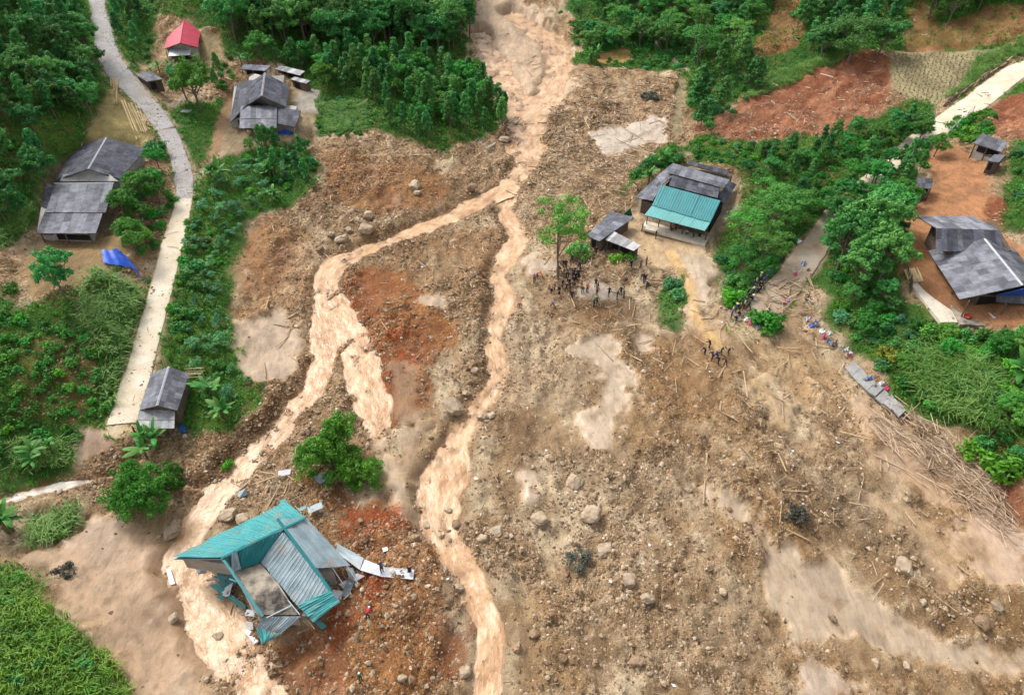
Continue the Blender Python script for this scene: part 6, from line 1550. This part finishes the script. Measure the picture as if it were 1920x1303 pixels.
cnt['a8'] = grove([(1395,300),(1520,280),(1640,240),(1735,225),(1755,285),(1725,345),(1705,440),(1680,500),(1600,540),(1540,480),(1560,440),(1640,360),(1600,360),(1540,415),(1440,400),(1400,350)], ['broad', 'broad_dark', 'bush_dark', 'bush', 'bush', 'plantation', 'bush_bright'], 2.8, .6, 1.05, 'thicket tree', 'thicket between teal roofed house and clay yard', 8, [(1420,330,'behind the teal roofed house'), (1500,380,'on the bank above the roadside clump'), (1520,290,'below the red landslide'), (1660,250,'by the upper road'), (1740,260,'where the upper road reaches the yard'), (1700,400,'at the rim of the clay yard'), (1600,500,'over the timber pile'), (1570,430,'beside the muddy road')], None, (.85, 1.1), .05, 'thicket_shrub', {'broad': .72, 'broad_dark': .72, 'plantation': .8, 'bush': 1.25, 'bush_dark': 1.25})
cnt['a11'] = grove([(1170,375),(1190,325),(1240,290),(1285,290),(1280,310),(1215,345),(1195,385)], ['bush', 'bush_dark', 'bush_bright', 'bush_teal'], 1.7, .8, 1.4, 'leafy shrub', 'shrubs behind the teal roofed house', 11, [(1270,298,'behind the grey back roof'), (1200,340,'beside the grey lean-to'), (1180,370,'at the edge of the debris field')])
cnt['a12'] = grove([(222,385),(262,340),(300,315),(322,345),(325,390),(305,440),(290,490),(262,500),(215,470),(232,430)], ['bush', 'bush_bright', 'bush', 'broad', 'bush_dark'], 2.0, .8, 1.35, 'roadside shrub', 'shrubs between big grey house and pale road', 12, [(250,360,'against the big grey roof'), (305,330,'below the round dark shrub'), (300,430,'lining the pale road'), (240,470,'beside the blue tarpaulin')], None, (.9, 1.15), .05, 'roadside_shrub', {'broad': .5})
cnt['a13'] = grove([(1540,560),(1610,590),(1690,560),(1750,610),(1900,630),(1960,680),(1960,900),(1870,880),(1800,800),(1700,740),(1600,650)], ['bush', 'bush_teal', 'bush_dark', 'bush', 'bush_bright', 'broad'], 2.1, .75, 1.5, 'bank shrub', 'shrubs on the overgrown bank', 13, [(1580,610,'near the rubbish strip'), (1660,580,'below the dark trees'), (1780,620,'below the terrace yard'), (1900,680,'at the bare patch'), (1850,820,'above the bamboo heap'), (1700,720,'above the concrete slabs')], .4, (.8, 1.15), .05, 'bank_shrub', {'broad': .38})
cnt['a14'] = grove([(-40,590),(120,590),(190,630),(225,690),(195,780),(130,835),(-40,880)], ['crop'], 1.7, .45, 1.0, 'leafy crop bush', 'crop bushes on the hillside field', 14, [(30,620,'at the top of the hillside field'), (180,650,'against the tall grass bank'), (60,720,'in the middle of the hillside field'), (190,770,'at the road end of the field'), (40,830,'at the bottom of the hillside field')], .02)
cnt['a15'] = grove([(590,190),(640,180),(700,215),(690,250),(640,262),(600,250)], ['bush_bright', 'bush', 'bush_teal'], 2.0, .5, .9, 'garden shrub', 'garden shrubs beside the drying yard', 15, [(600,210,'against the drying yard'), (690,220,'under the young trees'), (640,255,'above the slumped bank')])
cnt['a16'] = grove([(420,100),(440,115),(440,150),(420,180),(400,160),(405,120)], ['bush', 'bush_bright', 'plantation'], 2.4, .6, .95, 'leafy shrub', 'shrubs beside the dirt track', 16, [(425,120,'left of the open fronted shed'), (415,170,'at the top of the dirt track')])
cnt['a17'] = grove([(1290,262),(1420,270),(1470,300),(1400,330),(1385,315),(1290,290)], ['bush', 'bush_teal', 'bush', 'bush_bright'], 2.3, .5, 1.0, 'low shrub', 'shrubs on the rise behind teal house', 17, [(1300,275,'at the toe of the red slide near teal house'), (1400,310,'on the grassy rise beside the grey roofs')])
cnt['a18'] = grove([(1090,60),(1230,40),(1300,90),(1285,130),(1210,125),(1190,90),(1110,95)], ['bush_dark', 'bush', 'bush_dark'], 2.5, .8, 1.3, 'scrub bush', 'shrubs around the small pond', 18, [(1120,80,'left of the small pond'), (1240,110,'right of the small pond')], None, (.7, 1), .05, 'scrub_bush')
cnt['a19'] = grove([(1780,235),(1850,205),(1875,235),(1835,268),(1785,265)], ['bush_bright', 'bush'], 2.0, .8, 1.2, 'bright shrub', 'shrubs behind the rail fence', 19, [(1785,255,'against the bamboo rail fence'), (1850,230,'above the corrugated shed')])
cnt['a20'] = grove([(1885,300),(1960,260),(1960,430),(1900,430)], ['bush_teal', 'bush'], 2.4, .8, 1.2, 'slope shrub', 'shrubs beyond the clay yard', 20, [(1900,310,'behind the smallest shed'), (1910,410,'above the terrace house roof')])
cnt['a21'] = grove([(1350,480),(1400,440),(1470,430),(1500,440),(1440,530),(1375,575)], ['bush_dark', 'bush'], 2.2, .8, 1.3, 'undergrowth shrub', 'shrubs under the roadside clump', 21, [(1370,560,'behind the crowd'), (1480,450,'at the top of the muddy road'), (1360,490,'beside the flooded yard')], None, (.8, 1.1), .05, 'thicket_shrub')
cnt['a23'] = grove([(1545,485),(1600,535),(1690,515),(1705,600),(1640,645),(1560,590)], ['bush_dark', 'broad_dark', 'bush'], 2.3, .75, 1.3, 'shadowy shrub', 'shrubs under the dark roadside trees', 23, [(1560,560,'behind the rubbish strip'), (1680,560,'below the bamboo paling fence'), (1600,500,'at the feet of the dark trees')], None, (.85, 1.1), .05, 'bank_shrub', {'broad_dark': .5})
cnt['a24'] = grove([(-40,1070),(30,1080),(70,1140),(150,1205),(210,1260),(230,1303),(-40,1303)], ['bush_bright', 'bush', 'bush_dark'], 2.3, .45, 1.1, 'weedy bush', 'weedy bushes on the near knoll', 24, [(40,1110,'at the top of the grassy knoll'), (170,1230,'on the knoll edge above the mud flat'), (40,1270,'in the bottom corner')], None, (.7, 1), .05, 'weedy_bush')
cnt['a25'] = grove([(1485,30),(1560,-40),(1710,-40),(1695,60),(1670,88),(1600,88),(1500,115)], ['broad_dark', 'bush_dark', 'bush', 'plantation'], 3.0, .8, 1.3, 'dark scrub tree', 'scrub between the eroded gullies', 25, [(1510,90,'beside the left gully'), (1600,20,'behind the huge spreading tree'), (1680,70,'above the tan field')], None, (.7, 1), .05, 'scrub_bush', {'broad_dark': .7})
cnt['a26'] = grove([(440,285),(480,272),(560,264),(602,325),(570,345),(500,350),(455,310)], ['bush', 'bush_bright', 'bush_dark', 'broad', 'plantation'], 2.3, .7, 1.2, 'leafy bank shrub', 'shrubs between the stilt house and the mud', 26, [(460,290,'beside the house track'), (570,280,'at the corner of the stilt house yard'), (560,335,'on the lip of the slumped bank')], None, (.9, 1.15), .05, 'roadside_shrub', {'broad': .45, 'plantation': .6})
cnt['a27'] = grove([(352,420),(372,360),(385,400),(360,500),(340,580),(322,640),(312,650),(330,540)], ['bush', 'bush_bright', 'bush'], 1.9, .5, 1.0, 'verge shrub', 'shrubs along the pale road verge', 27, [(365,390,'below the road junction'), (345,500,'halfway along the pale road'), (318,640,'just above the small hut')], None, (.9, 1.15), .05, 'roadside_shrub')
cnt['a22'] = grove([(1040,10),(1080,50),(1085,110),(1230,130),(1290,140),(1288,120),(1100,100)], ['bush', 'bush_dark'], 2.8, .6, 1.1, 'bank bush', 'bushes edging the flood', 22, [(1080,80,'where the hillside meets the stream'), (1200,125,'below the small pond')], None, (.7, 1), .05, 'scrub_bush')
CM = [(WG(a, b), t) for a, b, t in [(400,400,'below the road junction bananas'), (520,310,'beside the bank bananas'), (470,390,'above the slumped slope'), (360,470,'along the pale road shoulder'), (420,520,'halfway down the roadside slope'), (340,600,'by the road above the small hut'), (440,660,'above the tan mud patch'), (420,730,'beside the pale bananas near the hut')]]
# crops in rows on the slope between road and stream
for k, (x, y) in enumerate(scatter([(385,390),(430,320),(470,300),(560,300),(560,340),(480,400),(440,440),(430,520),(420,600),(462,670),(470,745),(400,760),(345,660),(330,600),(345,500),(362,420)], 2.3, 30, .25)):
    plant('cassava' if k % 4 else random.choice(['bush', 'bush_bright', 'bush_dark']), x, y, random.uniform(.7, 1.5) if k % 4 else random.uniform(.6, 1.3), ('blue green cassava plant ' + min(CM, key=lambda m: (m[0].x - x) ** 2 + (m[0].y - y) ** 2)[1]) if k % 4 else 'small leafy shrub among the cassava on the roadside slope', 'cassava on the roadside slope' if k % 4 else 'shrubs among the cassava')
def one(kind, px, py, s, label, sz=1.0):
    p = WG(px, py); return plant(kind, p.x, p.y, s, label, None, sz)
one('broad', 236, 402, .72, 'tree leaning over the corner of the big front lean-to')
one('broad', 268, 372, .78, 'tree half hiding the big grey roof slope')
one('broad', 250, 452, .6, 'roadside tree above the blue tarpaulin')
one('broad', 1600, 382, .7, 'tree over the hidden bend of the upper road')
one('broad_dark', 1640, 352, .7, 'tree beside the hidden bend of the upper road')
one('broad', 1570, 412, .7, 'tree where the upper road turns muddy')
one('broad_dark', 1660, 320, .6, 'tree screening the upper road below the yard')
one('broad', 378, 206, 1.35, 'big round tree shading the little side table near red roofed house', 1.25)
one('broad_dark', 352, 190, .95, 'dark tree growing against the big round tree by the side path', 1.1)
one('bush_dark', 293, 292, 2.1, 'dense dark round shrub at the corner of the big grey roof', 1.2)
one('broad_dark', 124, 562, .93, 'lone lollipop shaped tree standing in the brown yard', 1.25)
one('bush', 24, 548, 1.3, 'small bush at the foot of the slope beside the brown yard')
one('dome', 268, 945, 1.05, 'bright green leafy tree standing on the muddy bank below the hut', 1.0)
one('dome', 325, 910, .6, 'smaller bright tree touching the big bright tree by the creek')
one('dome', 622, 880, 1.2, 'bright tree surrounded by flood water above the collapsed house', 1.1)
one('dome', 684, 902, .78, 'lower round tree beside the flood surrounded tree', .9)
one('feather', 1047, 522, 1.2, 'tall thin tree with flat open crown rising among rescuers', 1.35)
one('bush_dark', 1085, 476, 1.9, 'dark bush at the end of the dark shed roof')
one('bush_bright', 1157, 487, 1.3, 'bright bush in front of the pale shed roof')
one('bush_bright', 1182, 484, 1.0, 'small bush at the corner post of the pale roofed shed')
one('bush_bright', 1435, 614, 2.5, 'neat round bright green bush on the muddy road', 1.0)
one('bush_teal', 1262, 540, 1.7, 'feathery grey green bush beside the washed footpath')
one('bush_teal', 1270, 560, 1.6, 'second grey green bush lower along the washed footpath')
one('bush_muddy', 1220, 182, 2.3, 'dark flattened shrub stranded in the upper debris field', .8)
one('bush_muddy', 1085, 1050, 1.6, 'dark twiggy bush lying among boulders in the lower debris', .6)
one('bush_muddy', 1495, 965, 1.5, 'uprooted root ball lying in the mud beside pale flow', .8)
one('bush_muddy', 120, 1072, 1.2, 'small muddied bush washed onto the flat mud', .8)
one('bush_bright', 425, 875, .9, 'small rounded bush on an island in the stream')
one('bush_yellow', 1668, 672, 1.7, 'yellow green bush on the overgrown bank')
one('bush_bright', 1880, 880, 2.4, 'bright shrub at the top of the orange cut bank')
one('bush_bright', 1830, 855, 1.8, 'bright low shrub above the heaped bamboo stems')
one('giant', 1590, 118, 1.9, 'huge spreading tree between the two eroded gullies', .75)
one('broad_dark', 1540, 112, 1.5, 'spreading tree left of the huge tree by the gully', .75)
one('broad_dark', 1645, 105, 1.5, 'spreading tree right of the huge tree by the gully', .75)
one('plantation', 1385, 125, 1.2, 'pale green conical tree in front of the dark hillside')
for k, (a, b, s, t) in enumerate([(1392,470,1.05,'left'), (1440,450,1.1,''), (1470,430,1.0,''), (1385,520,.8,''), (1425,500,1.0,''), (1440,410,.95,''), (1490,420,.8,'')]):
    one('feather', a, b, s * .95, ['feathery tree overhanging the corner of the teal porch roof', 'feathery tree in the middle of the roadside clump', 'feathery tree at the back of the roadside clump', 'low feathery tree over the waiting crowd', 'feathery tree above the crowd near the road bend', 'feathery tree behind the roadside clump', 'feathery tree where the clump meets the muddy road'][k], .85)
one('bush_bright', 1380, 565, 2.0, 'bright round bush at the lower end of the waiting crowd', 1.2)
for k, (a, b, s) in enumerate([(1570,505,1.3), (1615,475,1.35), (1600,545,1.1), (1650,525,1.15), (1562,450,1.05), (1645,440,1.15)]):
    one('broad_dark', a, b, s, ['big dark tree leaning over the timber pile', 'tallest dark tree above the muddy road bend', 'dark tree at the foot of the overgrown bank', 'dark tree beside the fenced vegetable plot', 'dark tree at the upper end of the muddy road', 'dark tree below the orange clay yard'][k], 1.1)
# bananas
BAN = [(398,340,1.0,2,'banana plant at the junction of pale road and house track'), (508,335,1.0,3,'banana plant on the bank above the slumped slope'), (516,378,1.0,3,'banana plant in the lower clump above the slump'), (404,752,1.05,2,'pale banana plant on the slope beside the small hut'), (418,782,1.05,2,'pale banana plant below its neighbour beside the small hut'), (276,838,1.15,3,'dark banana plant in front of the small hut porch'), (18,1000,1.2,3,'banana plant at the edge of the mud flat by the reeds'), (70,860,.9,3,'banana plant at the bottom of the hillside field'), (1108,118,1.1,4,'banana plant beside the small brown pond'), (845,232,1.2,2,'palm like banana plant at the edge of the plantation stand'), (465,118,.9,3,'banana plant behind the open fronted shed'), (535,118,.9,2,'banana plant behind the pale roofed shed'), (300,138,.8,2,'banana plant beside the little rusty shed'), (325,140,.9,2,'banana plant below the red roofed house'), (1676,392,1.1,3,'banana plant at the edge of the orange clay yard'), (1898,722,1.3,2,'banana plant on the bare patch of the overgrown bank'), (1250,315,1.0,3,'banana plant behind the teal roofed house'), (1215,345,1.0,2,'banana plant beside the grey lean to of the teal house')]
for px, py, s, n, lab in BAN:
    p = WG(px, py)
    for k in range(n):
        x, y = p.x + (random.uniform(-1.6, 1.6) if k else 0), p.y + (random.uniform(-1.4, 1.4) if k else 0)
        banana(x, y, s * random.uniform(.8, 1.1), lab, 'banana clump: ' + lab if n > 1 else None, random.randint(7, 10))

# ---------------------------------------------------------------- what nobody could count: grass and undergrowth
def blades(points, per, h, w, r, lean=.5, seg=2):
    """grass blades as tapering strips, grown in tufts"""
    P = np.repeat(points, per, 0); n = len(P)
    P[:, :2] += r.normal(0, .16, (n, 2)) * h ** .5
    a = r.uniform(0, 6.283, n); D = np.stack([np.cos(a), np.sin(a), np.zeros(n)], 1); S = np.stack([-np.sin(a), np.cos(a), np.zeros(n)], 1)
    hh = h * r.uniform(.55, 1.15, (n, 1)); ln = lean * r.uniform(.3, 1.3, (n, 1)); up = np.array([0, 0, 1.0])
    b = P; m = P + up * hh * .62 + D * hh * ln * .35; t = P + up * hh * (.92 - .25 * ln) + D * hh * ln
    V = np.stack([b - S * w, b + S * w, m + S * w * .8, m - S * w * .8, t], 1).reshape(-1, 3)
    i = np.arange(n) * 5
    F = np.concatenate([np.stack([i, i + 1, i + 2, i + 3], 1), np.stack([i + 3, i + 2, i + 4, i + 4], 1)])
    return V, F
def tri_fix(name, V, F, mat):
    q = F[F[:, 2] != F[:, 3]]; t = F[F[:, 2] == F[:, 3]][:, :3]
    T = np.concatenate([q[:, [0, 1, 2]], q[:, [0, 2, 3]], t])
    return mesh_from(name, V, T, (mat,))
M_GRASS = leaf_mat('grass', (.055, .215, .022), (.165, .400, .042), .3, .0, .25)
M_REED = leaf_mat('tall_grass', (.075, .250, .045), (.190, .400, .110), .3, .0, .35)
M_UNDER = leaf_mat('undergrowth', (.050, .180, .032), (.110, .280, .042), .25, .0, .22)
rg = np.random.default_rng(77)
pts = sow(330000, 41, green)[:32000]
V_, F_ = blades(pts, 4, .55, .04, rg)
tag(add('grass', tri_fix('grass', V_, F_, M_GRASS)), kind='stuff')
pts = sow(200000, 42, green * smooth(-.6, .25, n4 + .6 * n12))[:19000]
r_ = np.random.default_rng(5)
cs = pts + np.stack([np.zeros(len(pts)), np.zeros(len(pts)), r_.uniform(.05, .5, len(pts))], 1)
V_, F_ = clump_leaves(cs, r_.uniform(.25, .6, len(cs)), 9, .17, r_)
tag(add('undergrowth', mesh_from('undergrowth', V_, F_, (M_UNDER,))), kind='stuff')
TALL = [([(150,560),(185,505),(262,545),(250,640),(222,700),(212,760),(195,740),(190,650),(150,600)],2.4),
 ([(-40,1050),(40,1065),(85,1130),(160,1185),(222,1240),(248,1303),(240,1400),(-40,1400)],1.2),
 ([(1690,690),(1760,660),(1830,690),(1870,760),(1850,810),(1790,790),(1720,750)],2.6),
 ([(1420,150),(1520,115),(1600,92),(1640,90),(1560,125),(1470,165),(1400,190)],1.6),
 ([(1830,110),(1960,60),(1960,95),(1880,120),(1790,180),(1770,185),(1810,150)],1.4),
 ([(60,985),(150,945),(158,975),(120,1010),(60,1030)],1.7), ([(130,0),(165,0),(180,110),(170,130),(150,80)],1.5),
 ([(-40,440),(0,400),(60,390),(50,440),(0,470)],1.8), ([(205,500),(265,545),(258,600),(200,590)],2.0),
 ([(1240,560),(1280,510),(1290,560),(1270,600),(1240,608)],.8), ([(590,190),(690,190),(690,250),(610,250)],1.0), ([(20,830),(140,830),(140,870),(40,890)],1.4)]
allV, allF, off = [], [], 0
for k, (poly, h) in enumerate(TALL):
    q = scatter(poly, .62 if h < 1.9 else .95, 200 + k, None, .5, True)
    if not q: continue
    P_ = np.array([(x, y, Hz(x, y) - .05) for x, y in q])
    V_, F_ = blades(P_, 12 if h < 1.9 else 30, h * (.8 + .4 * ((k * 7) % 3) / 2), .045 if h < 1.9 else .052, rg, .95 if h < 1.9 else 1.1)
    if k in (1, 6):
        tag(add('meadow_grass', tri_fix('meadow_grass', V_, F_, M_GRASS)), kind='stuff'); continue
    allV.append(V_); allF.append(F_ + off); off += len(V_)
tag(add('tall_grass', tri_fix('tall_grass', np.concatenate(allV), np.concatenate(allF), M_REED)), kind='stuff')
fieldp = np.array([(x, y, Hz(x, y)) for x, y in scatter([(1676,102),(1880,96),(1840,130),(1765,195),(1708,188),(1674,150)], 1.0, 260, None, .22, False)])
V_, F_ = blades(fieldp, 7, .45, .05, rg, .9)
tag(add('stubble', tri_fix('stubble', V_, F_, leaf_mat('stubble', (.22, .22, .09), (.32, .28, .14), .2, 0, .4))), kind='stuff')
ev = np.zeros(GX.shape)
for Cc in (road_l, road_r):
    d, z_, w_ = near_course(Cc, GX, GY, 6); ev = np.maximum(ev, (1 - smooth(.0, .5, np.abs(d - w_ - .45))) * smooth(-.3, .3, n1 + n4 * .5))
epts = sow(260000, 43, ev)[:5000]
V_, F_ = blades(epts, 6, .6, .05, rg, .9)
tag(add('verge_grass', tri_fix('verge_grass', V_, F_, M_GRASS)), kind='stuff')
print('PLANTED', cnt, sum(cnt.values()), 'grass', len(pts), 'tall', off // 5)

def _tris():
    t = 0
    for m in bpy.data.meshes: t += sum(len(p.vertices) - 2 for p in m.polygons) if len(m.polygons) < 3000 else len(m.loops) - 2 * len(m.polygons)
    return t
print('TRIS', _tris())
